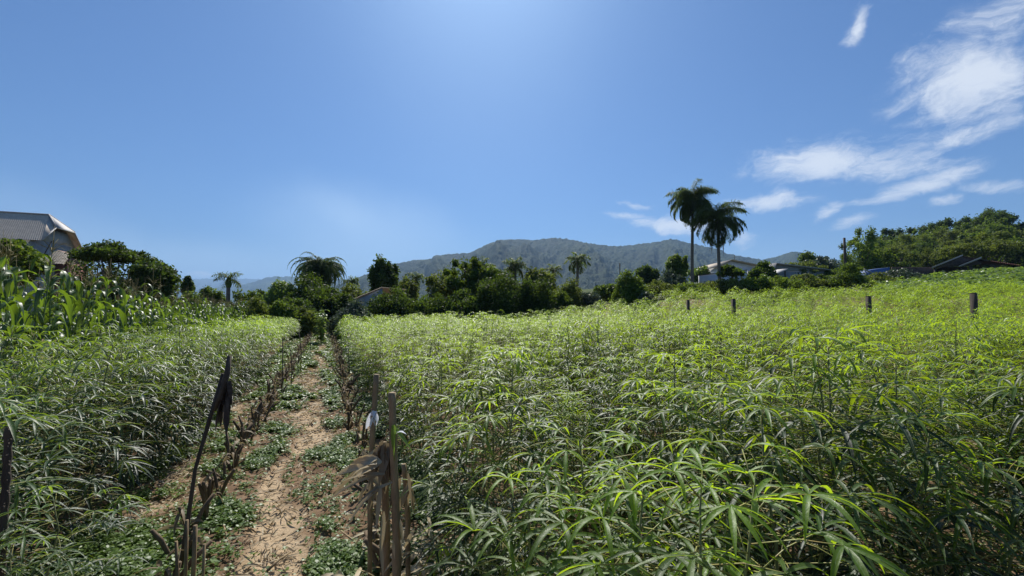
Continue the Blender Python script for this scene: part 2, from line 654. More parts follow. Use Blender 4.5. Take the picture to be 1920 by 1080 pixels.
M['palm_dead'] = leafmat('dead_palm_leaf', (0.10, 0.08, 0.05), (0.2, 0.16, 0.1), (0.2, 0.14, 0.07), 0.7, 0.2, 0.15)

# ------------------------------------------------------------------ ground
def spaced(a, b, h, lo, hi, g=1.13):
    mid = list(np.arange(a, b, h))
    up = []
    s, v = h, b
    while v < hi:
        up.append(v)
        s *= g
        v += s
    up.append(hi)
    dn = []
    s, v = h, a - h
    while v > lo:
        dn.append(v)
        s *= g
        v -= s
    dn.append(lo)
    return np.array(dn[::-1] + mid + up)


def ground():
    xs = spaced(-7.5, 4.0, 0.045, -9000, 9000, 1.06)
    ys = spaced(1.6, 12.0, 0.05, -3000, 12000, 1.05)
    X, Y = np.meshgrid(xs, ys)
    tr = trail(X, Y)
    u = uof(X, Y)
    inpath = np.clip(1.6 - np.abs(u + 0.3) / 1.6, 0, 1) * np.clip((40 - Y) / 6, 0, 1)
    near = np.clip((60 - np.hypot(X, Y)) / 40, 0, 1)
    Z = gz(X, Y)
    Z = Z + near * (0.05 * (fbm(X * 2.3, Y * 2.3, 4, 11) - 0.5) + 0.045 * (fbm(X * 9, Y * 9, 3, 12) - 0.5) * (1 - 0.4 * tr))
    Z = Z - 0.035 * tr * near + 0.04 * np.exp(-((u + 1.02) / .18) ** 2) * near + 0.04 * np.exp(-((u - .48) / .18) ** 2) * near
    ny, nx = X.shape
    V = np.stack([X, Y, Z], -1).reshape(-1, 3)
    i = np.arange(ny - 1)[:, None] * nx + np.arange(nx - 1)[None]
    Q = np.stack([i, i + 1, i + 1 + nx, i + nx], -1).reshape(-1, 4)
    g = Geo()
    g.add(V, Q, (tr * np.clip((34 - Y) / 4, 0, 1)).ravel(), np.stack([inpath, near], -1).reshape(-1, 2))
    m, n, l, b, out = newmat('soil')
    a = n.new('ShaderNodeAttribute')
    a.attribute_name = 'tint'
    geo = n.new('ShaderNodeNewGeometry')

    def noise(sc, det, ro=0.6):
        no = n.new('ShaderNodeTexNoise')
        l.new(geo.outputs['Position'], no.inputs['Vector'])
        no.inputs['Scale'].default_value = sc
        no.inputs['Detail'].default_value = det
        no.inputs['Roughness'].default_value = ro
        return no.outputs[0]

    def ramp(v, lo, hi):
        q = n.new('ShaderNodeMapRange')
        l.new(v, q.inputs[0])
        q.inputs[1].default_value = lo
        q.inputs[2].default_value = hi
        return q.outputs[0]

    def mix(f, c1, c2):
        q = n.new('ShaderNodeMix')
        q.data_type = 'RGBA'
        l.new(f, q.inputs[0])
        for k, c in ((6, c1), (7, c2)):
            if isinstance(c, tuple):
                q.inputs[k].default_value = rgb(c)
            else:
                l.new(c, q.inputs[k])
        return q.outputs[2]
    n1, n2 = noise(3.5, 8, .65), noise(28, 6, .7)
    soil = mix(ramp(n1, .35, .65), (0.13, 0.082, 0.050), (0.28, 0.185, 0.115))
    sand = mix(ramp(n2, .3, .7), (0.38, 0.275, 0.17), (0.56, 0.43, 0.285))
    c = mix(ramp(a.outputs['Fac'], .25, .75), soil, sand)
    c = mix(ramp(n2, .55, .8), c, (0.13, 0.09, 0.06))
    uvn = n.new('ShaderNodeUVMap')
    sx = n.new('ShaderNodeSeparateXYZ')
    l.new(uvn.outputs[0], sx.inputs[0])
    grass = mix(ramp(noise(.6, 6), .35, .65), (0.035, 0.06, 0.018), (0.085, 0.11, 0.035))
    c = mix(ramp(sx.outputs[1], 0.0, 0.5), grass, c)
    l.new(c, b.inputs['Base Color'])
    b.inputs['Roughness'].default_value = 0.95
    b.inputs['Specular IOR Level'].default_value = 0.1
    bp = n.new('ShaderNodeBump')
    bp.inputs['Strength'].default_value = 0.8
    bp.inputs['Distance'].default_value = 0.02
    l.new(noise(45, 8, .7), bp.inputs['Height'])
    l.new(bp.outputs[0], b.inputs['Normal'])
    o = obj('ground', g.mesh('ground', m, True))
    tag(o, kind='structure')


ground()


# ------------------------------------------------------------------ hills
def hills(name, prof, Y0, foot, back, cell, seed, rows=150, step=1.5, c1=(0.02, 0.04, 0.016), c2=(0.06, 0.09, 0.03), bumpz=6.0):
    px = np.arange(prof[0][0], prof[-1][0], step)
    py = np.interp(px, [p[0] for p in prof], [p[1] for p in prof])
    k = np.ones(5) / 5
    py = np.convolve(np.pad(py, 2, mode='edge'), k, mode='valid')
    a = (px - 960) / F / (math.cos(PITCH))
    yc = (540 - py) / F
    b = (math.sin(PITCH) + yc * math.cos(PITCH)) / (math.cos(PITCH) - yc * math.sin(PITCH))
    zr = CAMZ + b * Y0
    t = np.linspace(0, 1.25, rows)
    TT, AA = np.meshgrid(t, a, indexing='ij')
    ZR = np.broadcast_to(zr, TT.shape)
    # the ridge line wanders in depth, spurs run down from it
    Yd = foot + (Y0 - foot) * TT
    X = AA * Yd
    s = np.where(TT < 1, TT ** 1.25 * (1.6 - 0.6 * TT), 1 - (TT - 1) * 1.6)
    sp = fbm(AA * 14 + TT * 0.8, TT * 1.6, 5, seed)
    sp2 = np.abs(fbm(AA * 26 - TT * 1.5, TT * 2.5, 4, seed + 3) - .5) * 2
    dip = np.where(TT < 1, np.sin(np.clip(TT, 0, 1) * np.pi), 0)
    Z = ZR * s * (Yd / Y0 * 0.35 + 0.65) + ZR * dip * ((sp - .5) * 0.55 - sp2 * 0.16)
    Z = np.where(TT >= 0.999, ZR * s, Z)
    w, rid = worley(X / cell, Yd / cell, seed)
    Z = Z + (1 - np.clip(w, 0, 1) ** 2) * bumpz * (0.55 + 0.8 * rid) - bumpz * .8
    w2, rid2 = worley(X / cell * 2.6, Yd / cell * 2.6, seed + 4)
    Z = Z + (1 - np.clip(w2, 0, 1)) * bumpz * .4
    Z = np.where(TT < 0.02, -5, Z)
    V = np.stack([X, Yd, Z], -1).reshape(-1, 3)
    ny, nx = X.shape
    i = np.arange(ny - 1)[:, None] * nx + np.arange(nx - 1)[None]
    Q = np.stack([i, i + 1, i + 1 + nx, i + nx], -1).reshape(-1, 4)
    g = Geo()
    g.add(V, Q, np.clip(rid * .8 + .1 + (fbm(X / cell / 9, Yd / cell / 9, 3, 2) - .5) * .9, 0, 1).ravel())
    m, n, l, bs, out = newmat(name + '_forest')
    at_ = n.new('ShaderNodeAttribute')
    at_.attribute_name = 'tint'
    geo = n.new('ShaderNodeNewGeometry')
    no = n.new('ShaderNodeTexNoise')
    l.new(geo.outputs['Position'], no.inputs['Vector'])
    no.inputs['Scale'].default_value = 0.35 * 12 / cell
    no.inputs['Detail'].default_value = 8
    no.inputs['Roughness'].default_value = .75
    ma = n.new('ShaderNodeMath')
    ma.operation = 'ADD'
    l.new(at_.outputs['Fac'], ma.inputs[0])
    mr_ = n.new('ShaderNodeMapRange')
    l.new(no.outputs[0], mr_.inputs[0])
    mr_.inputs[1].default_value = .3
    mr_.inputs[2].default_value = .7
    mr_.inputs[3].default_value = -.4
    mr_.inputs[4].default_value = .4
    l.new(mr_.outputs[0], ma.inputs[1])
    ma.use_clamp = True
    mx = n.new('ShaderNodeMix')
    mx.data_type = 'RGBA'
    l.new(ma.outputs[0], mx.inputs[0])
    mx.inputs[6].default_value = rgb(c1)
    mx.inputs[7].default_value = rgb(c2)
    l.new(mx.outputs[2], bs.inputs['Base Color'])
    bs.inputs['Roughness'].default_value = 0.9
    bs.inputs['Specular IOR Level'].default_value = 0.15
    bp = n.new('ShaderNodeBump')
    bp.inputs['Strength'].default_value = 1.0
    bp.inputs['Distance'].default_value = cell * .25
    l.new(no.outputs[0], bp.inputs['Height'])
    l.new(bp.outputs[0], bs.inputs['Normal'])
    tag(obj(name, g.mesh(name, m, False)), kind='structure')


MAIN = [(520, 560), (620, 540), (670, 522), (700, 510), (745, 494), (780, 488), (808, 487), (814, 480), (850, 477), (880, 475), (905, 463), (935, 451), (960, 449),
        (1000, 451), (1030, 447), (1060, 448), (1100, 456), (1150, 463), (1180, 461), (1220, 456), (1262, 449), (1290, 455), (1320, 462), (1352, 468), (1366, 477),
        (1400, 482), (1430, 488), (1460, 481), (1490, 473), (1510, 475), (1540, 484), (1600, 492), (1700, 480), (1900, 470), (2100, 480), (2300, 500)]
hills('hills', MAIN, 2200, 900, 3000, 16, 21, rows=400, c1=(0.011, 0.024, 0.011), c2=(0.036, 0.062, 0.022), bumpz=8)
hills('hills', [(-500, 520), (-200, 505), (100, 515), (300, 524), (360, 523), (400, 522.5), (455, 522.5), (490, 523.5), (520, 523), (600, 526), (700, 540), (900, 560)],
      9000, 6000, 11000, 60, 33, rows=60, step=2, bumpz=18)
hills('hills', [(300, 560), (380, 541), (430, 538), (470, 531), (500, 520), (512, 518.5), (560, 519), (600, 520), (700, 530), (800, 560)], 5000, 3400, 7000, 40, 37, rows=60, step=2, bumpz=12)


# ------------------------------------------------------------------ cassava
LANCE = {6: (.25, .75, 1.0, .95, .72, .40, .05), 4: (.3, .9, 1.0, .6, .05), 2: (.5, 1.0, .08), 1: (.75, .35)}


def cassava_geo(seed, h, nst, nl, seg, cols, lobes=(5, 7), wmul=1.0, petiole=True, low=.07):
    r = np.random.default_rng(seed)
    st, lf, pt = Geo(), Geo(), Geo()
    P, Fd, Up, Ls, Ws, Dr, Ti = [], [], [], [], [], [], []
    for s in range(nst):
        a0 = r.uniform(0, 6.28)
        lean = r.uniform(.03, .16) if nst > 1 else .03
        hs = h * (1 if s == 0 else r.uniform(.78, 1.0))
        tt = np.linspace(0, 1, 7)
        wob = r.uniform(-.03, .03, (7, 2)) * tt[:, None]
        sp = np.stack([math.cos(a0) * lean * hs * tt + wob[:, 0] + .03 * math.cos(a0), math.sin(a0) * lean * hs * tt + wob[:, 1] + .03 * math.sin(a0), hs * .94 * tt - .03 * (1 - tt)], -1)
        st.tube(sp, np.linspace(.011, .003, 7), 5)
        th = r.uniform(0, 6.28)
        for i in range(nl):
            q = (i + .5) / nl
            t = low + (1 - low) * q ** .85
            th += 2.4 + r.normal(0, .2)
            base = np.array([np.interp(t, tt, sp[:, k]) for k in range(3)])
            elv = -.15 + .5 * t + max(0, t - .85) * 3.5 + r.normal(0, .12)
            pl = (.19 + .13 * math.sin(min(1, t * 1.1) * 2.6)) * (1 if t < .85 else 1 - (t - .85) * 3.6) * r.uniform(.8, 1.2)
            rad = np.array([math.cos(th), math.sin(th), 0])
            pd = rad * math.cos(elv) + np.array([0, 0, math.sin(elv)])
            tip = base + pd * pl - np.array([0, 0, pl * .12])
            if petiole:
                pt.tube([base, base + pd * pl * .55, tip], [.0026, .002, .0018], 3)
            nlb = r.integers(lobes[0], lobes[1] + 1)
            size = (1.1 if seg == 6 else 1.0) * (.118 + .095 * math.sin(min(1, t) * 2.3)) * r.uniform(.85, 1.2) * (1 if t < .9 else .75)
            tiltd = -.12 + r.normal(0, .2) - (.25 if t < .5 else 0)
            span = 2.15 if nlb > 5 else 1.75
            tn = np.clip(.09 + (.55 if seg == 6 else .70) * (max(0, t - .45) / .55) ** 1.3 + r.normal(0, .12) + (.25 if t > .92 else 0), 0, 1)  # young tops paler by age; sunlit crowns and shaded lower leaves also painted in
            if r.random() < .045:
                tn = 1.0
            if r.random() < .12:
                continue
            for k in range(nlb):
                a = (k - (nlb - 1) / 2) / ((nlb - 1) / 2) * span + r.normal(0, .05)
                d = rad * math.cos(a) + np.array([-rad[1], rad[0], 0]) * math.sin(a)
                d = d + np.array([0, 0, tiltd + .22 + r.normal(0, .1)])
                P.append(tip)
                Fd.append(d)
                Up.append([r.normal(0, .15), r.normal(0, .15), 1])
                Ls.append(size * (1 - .38 * (abs(a) / span) ** 1.6) * r.uniform(.9, 1.1))
                Ws.append((.0142 if seg == 6 else .0165) * wmul * r.uniform(.8, 1.2) * (size / .17) ** .6)
                Dr.append(r.uniform(.35, 1.7) + (.3 if t > .8 else 0))
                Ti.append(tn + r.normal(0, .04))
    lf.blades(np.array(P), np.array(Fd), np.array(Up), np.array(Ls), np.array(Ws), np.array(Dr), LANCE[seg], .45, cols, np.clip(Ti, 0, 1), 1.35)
    return st, lf, pt


HERO = []
for i in range(8):
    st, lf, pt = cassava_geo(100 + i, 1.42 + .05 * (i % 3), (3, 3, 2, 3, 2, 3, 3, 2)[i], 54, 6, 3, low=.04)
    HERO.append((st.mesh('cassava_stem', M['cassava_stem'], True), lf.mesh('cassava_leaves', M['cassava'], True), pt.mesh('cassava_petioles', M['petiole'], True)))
MID = []
for i in range(6):
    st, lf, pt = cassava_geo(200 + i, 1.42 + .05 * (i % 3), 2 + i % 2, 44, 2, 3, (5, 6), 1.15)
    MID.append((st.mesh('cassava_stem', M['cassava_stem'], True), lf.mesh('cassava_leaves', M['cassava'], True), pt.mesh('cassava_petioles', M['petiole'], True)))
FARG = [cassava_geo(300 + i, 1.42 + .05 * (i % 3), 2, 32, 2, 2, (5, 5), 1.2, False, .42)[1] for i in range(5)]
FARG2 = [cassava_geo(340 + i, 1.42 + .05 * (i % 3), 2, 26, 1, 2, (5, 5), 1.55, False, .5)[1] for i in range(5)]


def right_back(x, y):          # depth of the far edge of the cassava on the right
    r = x / np.maximum(y, 1e-3)
    return np.interp(r, [-.5, 0.02, .2, .3, .8, 1.3], [31.5, 31.5, 33.5, 36.5, 33, 29])


plants = []                    # x, y, zone, height scale
rw = np.random.default_rng(5)
for u in np.arange(1.22, 64, .88):
    ys = np.arange(-1.5 + rw.uniform(0, .6), 38, .70)
    for y in ys:
        yy = y + rw.normal(0, .09)
        x = u - .436 * yy + rw.normal(0, .08)
        if x > 1.36 * max(yy, 0) + 3.0 or yy > right_back(x, yy):
            continue
        if yy < .2 or (abs(x) < .55 and yy < 1.0):
            continue
        if math.hypot((x - 2.7) / .8, (yy - 2.1) / .75) < 1 or math.hypot(x - 2.35, yy - 1.65) < .45 or math.hypot(x - 1.7, yy - 1.0) < .5:
            continue
        if rw.random() < .03:
            continue
        s = 0.95 + .22 * (float(fbm(np.array(x * .45), np.array(yy * .45), 3, 8)) - .5) * 2 + rw.normal(0, .10)
        if yy < 2.0:
            s = min(s, .90)
        plants.append((x, yy, 'right', s))
for u in np.arange(-1.98, -4.7, -.68):
    for y in np.arange(1.2, 31, .62):
        yy = y + rw.normal(0, .09)
        x = u - .436 * yy + rw.normal(0, .07)
        s = .97 + rw.normal(0, .07)
        plants.append((x, yy, 'left', s))
plants.sort(key=lambda p: math.hypot(p[0], p[1]))
# stand-out plants in the foreground, each at its own place: px, py of the top, depth, variant, label
SPECIAL = [
    (1560, 594, 2.05, 0, 'tallest cassava plant, bright leaf crown rising highest above the right-hand field'),
    (925, 632, 3.0, 1, 'tall cassava plant with a spidery top leaf near the left of the right field'),
    (935, 705, 2.3, 2, 'cassava plant with yellow-green arching crown beside the dry stalk pile'),
    (1800, 752, 1.75, 3, 'cassava plant with long arching leaves beside the weedy gap at bottom right'),
    (1440, 700, 1.75, 4, 'cassava plant with light green top in front of the tallest plant'),
    (1225, 790, 1.15, 5, 'nearest cassava plant, broad star-shaped dark leaves at bottom centre'),
    (1050, 760, 1.7, 6, 'dark leafy cassava plant just left of the nearest star-leaved plant'),
    (45, 905, 1.95, 15, 'low cassava plant with large drooping leaves at the bottom left beside the dark post'),
]
for lst in (HERO, MID):
    for i in range(len(lst)):
        me = lst[i][1].copy()
        me.materials.clear()
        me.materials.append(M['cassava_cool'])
        lst.append((lst[i][0], me, lst[i][2]))
n_ind = 0
protos = {}
far_list = {0: [], 1: []}
def plant_label(zone, x, y, d):
    px = 960 + F * x / max(y, .3)
    if zone == 'left':
        if uof(x, y) > -2.5:
            return ['dark cassava plant in the row edging the dirt path, level with the leaning pole', 'cassava plant edging the left of the path, by the thin stakes', 'cassava plant edging the left of the path toward its far end'][0 if y < 5 else 1 if y < 12 else 2]
        if uof(x, y) > -3.4:
            return ['glinting cassava plant in the middle left row, close to the camera', 'glinting cassava plant halfway along the middle left row', 'glinting cassava plant far along the middle left row'][0 if y < 5 else 1 if y < 12 else 2]
        return ['cassava plant directly in front of the tallest near corn', 'cassava plant in front of the mid part of the corn rows', 'cassava plant in front of the far corn and citrus bushes'][0 if y < 6 else 1 if y < 13 else 2]
    if uof(x, y) < 1.7:
        return ['cassava plant on the right edge of the path, behind the husk pile', 'cassava plant on the right edge of the path, beside the lone thin stake', 'cassava plant on the right edge of the path near its end'][0 if y < 6 else 1 if y < 13 else 2]
    where = ('in line with the dark bushes', 'in line with the blue mountain', 'in line with the two tall palms', 'in line with the utility pole', 'in line with the wooded slope')[int(np.searchsorted([1000, 1240, 1430, 1620], px))]
    how = ('big foreground cassava plant with drooping leaves, ', 'leafy cassava plant just behind the foreground ones, ', 'mid-field cassava plant seen as a green crown, ')[0 if d < 3.6 else 1 if d < 6.5 else 2]
    return how + where




def cassava(kind, v, x, y, s, label, rz, tilt=(0, 0), group='cassava plants in rows'):
    src = (HERO if kind == 0 else MID)[v]
    z = float(gz(x, y))
    key = (kind, v)
    if key not in protos:
        t = thing('cassava_plant', label, 'plant', (x, y, z), rz, group, s)
        part('stem', src[0], t)
        part('foliage', src[1], t)
        part('petioles', src[2], t)
        protos[key] = t
        t.rotation_euler = (tilt[0], tilt[1], rz)
        return t
    return dup(protos[key], (x, y, z), (tilt[0], tilt[1], rz), s, label, group)


spots = []
for (px, py, Y, v, lab) in SPECIAL:
    p = at(px, py, Y)
    g0 = float(gz(p.x, p.y))
    s = (p.z - g0) / (1.47 + .05 * (v % 8 % 3))
    cassava(0, v, p.x, p.y, s, lab, random.uniform(0, 6.28))
    spots.append((p.x, p.y))
n_ind = len(SPECIAL)
for (x, y, zone, s) in plants:
    if any(math.hypot(x - a, y - b) < .42 for a, b in spots):
        continue
    d = math.hypot(x, y)
    if x < -1.5 * max(y, .3) - .5 and y < 2:
        continue
    rz = random.uniform(0, 6.28)
    tilt = (random.gauss(0, .05), random.gauss(0, .05))
    if n_ind < 300:
        k = 0 if d < 5.5 else 1
        cassava(k, random.randrange(8 if k == 0 else 6) + (0 if zone == 'right' else 8 if k == 0 else 6), x, y, s, plant_label(zone, x, y, d), rz, tilt)
        n_ind += 1
    else:
        far_list[0 if d < 22 else 1].append((x, y, s, rz, tilt))
gf = Geo()
for lod, lst in far_list.items():
    src = FARG if lod == 0 else FARG2
    for v in range(5):
        sub = lst[v::5]
        Ms = []
        for (x, y, s, rz, tilt) in sub:
            m4 = Matrix.Translation((x, y, float(gz(x, y)))) @ Matrix.Rotation(rz, 4, 'Z') @ Matrix.Rotation(tilt[0], 4, 'X') @ Matrix.Scale(s, 4)
            Ms.append(np.array(m4))
        if Ms:
            gf.stamp(src[v], np.array(Ms), np.random.default_rng(v).normal(.12, .16, len(Ms)))
print('cassava individuals', n_ind, 'far', len(far_list[0]), len(far_list[1]), 'quads', sum(len(q) for q in gf.Q))
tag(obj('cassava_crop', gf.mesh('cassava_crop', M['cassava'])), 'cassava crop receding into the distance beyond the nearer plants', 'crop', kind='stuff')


# ------------------------------------------------------------------ corn
def corn_geo(seed, h):
    r = np.random.default_rng(seed)
    st, lf, ta, ear = Geo(), Geo(), Geo(), Geo()
    tt = np.linspace(0, 1, 9)
    bend = r.uniform(-.06, .06, 2)
    sp = np.stack([bend[0] * tt ** 2, bend[1] * tt ** 2, h * .86 * tt - .03 * (1 - tt)], -1)
    st.tube(sp, np.linspace(.014, .006, 9), 6)
    n = 12
    th0 = r.uniform(0, 3.14)
    P, Fd, L, Wd, D, Ti, Tw = [], [], [], [], [], [], []
    for i in range(n):
        t = .10 + .86 * i / (n - 1)
        a = th0 + math.pi * i + r.normal(0, .35)
        P.append([np.interp(t, tt, sp[:, k]) for k in range(3)])
        e = r.uniform(1.2, 2.5)
        Fd.append([math.cos(a), math.sin(a), e])
        L.append(r.uniform(.62, .9) * (.75 if t > .85 or t < .2 else 1))
        Wd.append(r.uniform(.070, .10))
        D.append(r.uniform(3.0, 6.0))
        Ti.append(r.uniform(.25, .9))
        Tw.append(r.normal(0, .9))
    lf.blades(np.array(P), np.array(Fd), np.array([[0, 0, 1.0]]), np.array(L), np.array(Wd), np.array(D), (.35, .75, .95, 1.0, .95, .8, .55, .3, .03), .35, 3, np.array(Ti), 1.4, np.array(Tw))
    top = sp[-1]
    ta.tube([top, top + np.array([0, 0, h * .16])], [.005, .002], 4)
    k = 11
    a = r.uniform(0, 6.28, k)
    e = r.uniform(.9, 2.4, k)
    pp = top + np.stack([np.zeros(k), np.zeros(k), r.uniform(.0, .10, k)], -1)
    ta.blades(pp, np.stack([np.cos(a), np.sin(a), e], -1), np.array([[0, 0, 1.0]]), r.uniform(.2, .32, k), .011, r.uniform(.4, 1.4, k), (1, 1, .8, .5), .8, 3)
    for q in range(1 + (seed % 2)):
        aa = r.uniform(0, 6.28)
        b = np.array([np.interp(.5 + .08 * q, tt, sp[:, c]) for c in range(3)])
        dd = np.array([math.cos(aa) * .45, math.sin(aa) * .45, 1.0])
        dd = dd / np.linalg.norm(dd)
        ear.tube([b + dd * x for x in (0, .04, .11, .17, .22)], [.012, .024, .027, .018, .004], 7)
    return st, lf, ta, ear


CORN = []
for i in range(7):
    st, lf, ta, ear = corn_geo(500 + i, 2.9 + .08 * (i % 3))
    allg = Geo()
    CORN.append((st.mesh('corn_stalk', M['corn_stalk'], True), lf.mesh('corn_leaves', M['corn'], True), ta.mesh('corn_tassel', M['tassel'], True), ear.mesh('corn_ear', M['corn_stalk'], True)))
cproto = {}
cs = []
for iu, u in enumerate((-4.7, -5.4, -6.1, -6.9, -7.8, -8.8)):
    for y in np.arange(2.6 + .2 * iu, 27, .40 if iu < 3 else .75):
        yy = y + rw.normal(0, .07)
        cs.append((u - .436 * yy + rw.normal(0, .06), yy))
cs.sort(key=lambda p: math.hypot(*p))
cs = [c for c in cs if c[0] > -1.3 * c[1] - 1.2][:298]
for i, (x, y) in enumerate(cs):
    v = random.randrange(7)
    d = math.hypot(x, y)
    s = random.uniform(.88, 1.06) * (1.08 if y < 8 else .93 if y < 13 else .83)
    s = min(s, (CAMZ + (.15 + .05 * random.random()) * y - float(gz(x, y))) / (3.0 + .08 * (v % 3)) * 1.03)
    front = uof(x, y) > -5.9
    cpx = 960 + F * x / y
    where = ('at the left edge of the photo', 'below the grey-roofed house', 'below the spreading tree', 'below the dense round tree', 'below the small palm', 'by the citrus bushes')[int(np.searchsorted([60, 160, 250, 350, 450], cpx))]
    lab = ('corn plant in the front rows ' if front else 'corn plant in the back rows, mostly tassel showing, ') + where
    if v not in cproto:
        t = thing('corn_plant', lab, 'corn', (x, y, float(gz(x, y))), 0, 'corn plants in rows', s)
        for nm, me in zip(('stalk', 'foliage', 'tassel', 'ear'), CORN[v]):
            part(nm, me, t)
        cproto[v] = t
    else:
        dup(cproto[v], (x, y, float(gz(x, y))), (random.gauss(0, .05), random.gauss(0, .05), random.uniform(0, 6.28)), s, lab, 'corn plants in rows')


# ------------------------------------------------------------------ trees
def crown_geo(seed, rx, rz, ncl, nleaf, ls, shape='round', fill=.28, ry=None):
    r = np.random.default_rng(seed)
    ry = ry or rx
    C = nrm(r.normal(0, 1, (ncl, 3)))
    rad = r.uniform(.35, 1.12, ncl) ** .7
    C = C * rad[:, None] * .82
    cr = r.uniform(.13, .34, ncl)
    if shape == 'umbrella':
        C[:, 2] = np.abs(C[:, 2]) ** 1.0 * .8
        C[:, :2] *= 1.1
        cr *= .85
    elif shape == 'cone':
        t = r.uniform(0, 1, ncl) ** 1.25
        a = r.uniform(0, 6.28, ncl)
        q = (1 - t) * r.uniform(.5, 1, ncl)
        C = np.stack([np.cos(a) * q, np.sin(a) * q, t * 2 - 1], -1)
        cr = r.uniform(.14, .26, ncl)
    elif shape == 'bush':
        C[:, 2] = np.abs(C[:, 2]) * 1.9 - .75
        C[:, :2] *= 1.05
    elif shape == 'open':
        cr *= .72
        C *= 1.12
    which = r.choice(ncl, nleaf, p=cr ** 2 / np.sum(cr ** 2))
    D = nrm(r.normal(0, 1, (nleaf, 3)))
    rr = r.uniform(0, 1, nleaf) ** .45
    P = C[which] + D * (rr * cr[which] * r.uniform(.75, 1.4, nleaf))[:, None]
    nf = int(nleaf * fill)
    P[:nf] = nrm(r.normal(0, 1, (nf, 3))) * (r.uniform(0, .75, nf) ** .5)[:, None]
    if shape == 'bush':
        P[:nf, 2] = P[:nf, 2] * .9 - .1
    if shape == 'cone':
        t = r.uniform(0, 1, nf)
        P[:nf] *= .3
        P[:nf, 2] = t * 2 - 1
    P = P * np.array([rx, ry, rz])
    out = nrm(P * np.array([1, 1, .8]) + r.normal(0, .9 * rx, P.shape))
    f = nrm(np.cross(out, r.normal(0, 1, P.shape)) + out * .35 + np.array([0, 0, -.25]))
    tn = np.clip(r.normal(.42, .16, nleaf) + (r.uniform(-.22, .22, ncl))[which], 0, 1)
    g = Geo()
    L = ls * r.uniform(.7, 1.4, nleaf)
    g.blades(P - f * (L / 2)[:, None], f, out, L, L * r.uniform(.45, .62, nleaf), .3, (.25, 1.0, .1), .25, 2, tn)
    return g, C * np.array([rx, ry, rz])


def trunk_geo(C, ch, r0, seed, nl=7, bare=.0):
    r = np.random.default_rng(seed)
    g = Geo()
    tt = np.linspace(0, 1, 6)
    w = r.normal(0, .12, (6, 2)) * tt[:, None]
    pts = np.stack([w[:, 0], w[:, 1], tt * ch - .15 * (1 - tt)], -1)
    g.tube(pts, np.linspace(r0, r0 * .35, 6), 7)
    for c in C[r.permutation(len(C))[:nl]]:
        t = r.uniform(.35, .9)
        b = np.array([np.interp(t, tt, pts[:, k]) for k in range(3)])
        e = np.array([c[0], c[1], c[2] + ch]) * .92
        m = (b + e) / 2 + np.array([0, 0, -.08 * abs(e[2] - b[2])]) + r.normal(0, .12, 3)
        g.tube([b, m, e], [r0 * .4, r0 * .26, r0 * .08], 5)
    return g


TREES = {}


def tree(px, top, base, wpx, Y, shape, mat, label, name='tree', cat='tree', seed=0, group=None, ncl=34, nleaf=9000, ls=.22, trunk=True, key=None, fill=.28, crown_frac=.8, dense=1.0):
    """crown between the pixel heights top and base (trunk continues down to the ground), wpx wide, at depth Y"""
    pt, pb = at(px, top, Y), at(px, base, Y)
    g0 = float(gz(pt.x, Y))
    w = wpx / F * Y
    H = pt.z - g0
    chz = (pt.z - max(pb.z, g0)) / 2            # crown half height
    cz = pt.z - chz - g0
    if name != 'tree' and name.endswith('shrub') or shape == 'bush':
        chz = H / 2
        cz = H / 2
    rx = w / 2
    k = key or (name, shape, mat, seed, round(px))
    if k not in TREES:
        cg, C = crown_geo(seed + int(px), rx * 1.02, chz * 1.0, ncl, int(nleaf * dense), ls, shape, fill)
        me = cg.mesh('crown', M[mat])
        tg = trunk_geo(C, cz, max(.05, .028 * H), seed + int(px), 8)
        t = thing(name, label, cat, (pt.x, Y, g0), 0, group)
        c = part('foliage' if shape == 'bush' else 'crown', me, t)
        c.location = (0, 0, cz)
        part('trunk' if shape != 'bush' else 'stem', tg.mesh('trunk', M['bark'], True), t)
        TREES[k] = (t, rx, H)
        return t
    t, rx0, H0 = TREES[k]
    return dup(t, (pt.x, Y, g0), (0, 0, random.uniform(0, 6.28)), (rx / rx0, rx / rx0, H / H0), label, group)


# left side
tree(18, 446, 540, 112, 19, 'round', 'tree_mid', 'round leafy tree in front of the grey-roofed house at the left edge', ls=.2, ncl=40, nleaf=14000)
tree(205, 449, 520, 125, 24, 'umbrella', 'tree_dark', 'spreading flat-topped tree to the right of the grey-roofed house', ls=.15, nleaf=9000, ncl=46, fill=.05)
tree(185, 490, 590, 150, 25, 'bush', 'tree_dark', 'dark bushy tree beneath the spreading flat-topped one', ls=.22, nleaf=11000)
tree(291, 480, 590, 92, 23, 'round', 'tree_dark', 'dense round dark tree left of the small palm', ls=.17, nleaf=13000, ncl=48)
tree(240, 520, 600, 90, 22, 'bush', 'tree_dark', 'dark bush filling the gap left of the dense round tree', name='bush', cat='bush', ls=.18, nleaf=8000)
tree(353, 519, 560, 26, 40, 'round', 'tree_dark', 'tiny round treetop left of the small palm', ls=.25, nleaf=2500, ncl=16)
tree(395, 534, 600, 50, 38, 'umbrella', 'tree_mid', 'low flat-topped tree directly left of the small palm', ls=.22, nleaf=3500, ncl=24)
tree(345, 545, 600, 90, 34, 'bush', 'tree_mid', 'low green bush in the row behind the corn, left of the small palm', name='bush', cat='bush', ls=.22, nleaf=6000)
tree(462, 545, 600, 80, 36, 'bush', 'tree_mid', 'low green bush in the row behind the corn, right of the small palm', name='bush', cat='bush', ls=.22, nleaf=6000)
tree(488, 535, 600, 40, 44, 'round', 'tree_dark', 'small dark tree between the small palm and the pale green mound', ls=.25, nleaf=2500, ncl=14)
tree(528, 521, 600, 62, 42, 'round', 'tree_light', 'pale green feathery mound of a tree left of the weeping tree', ls=.2, nleaf=8000, ncl=26)
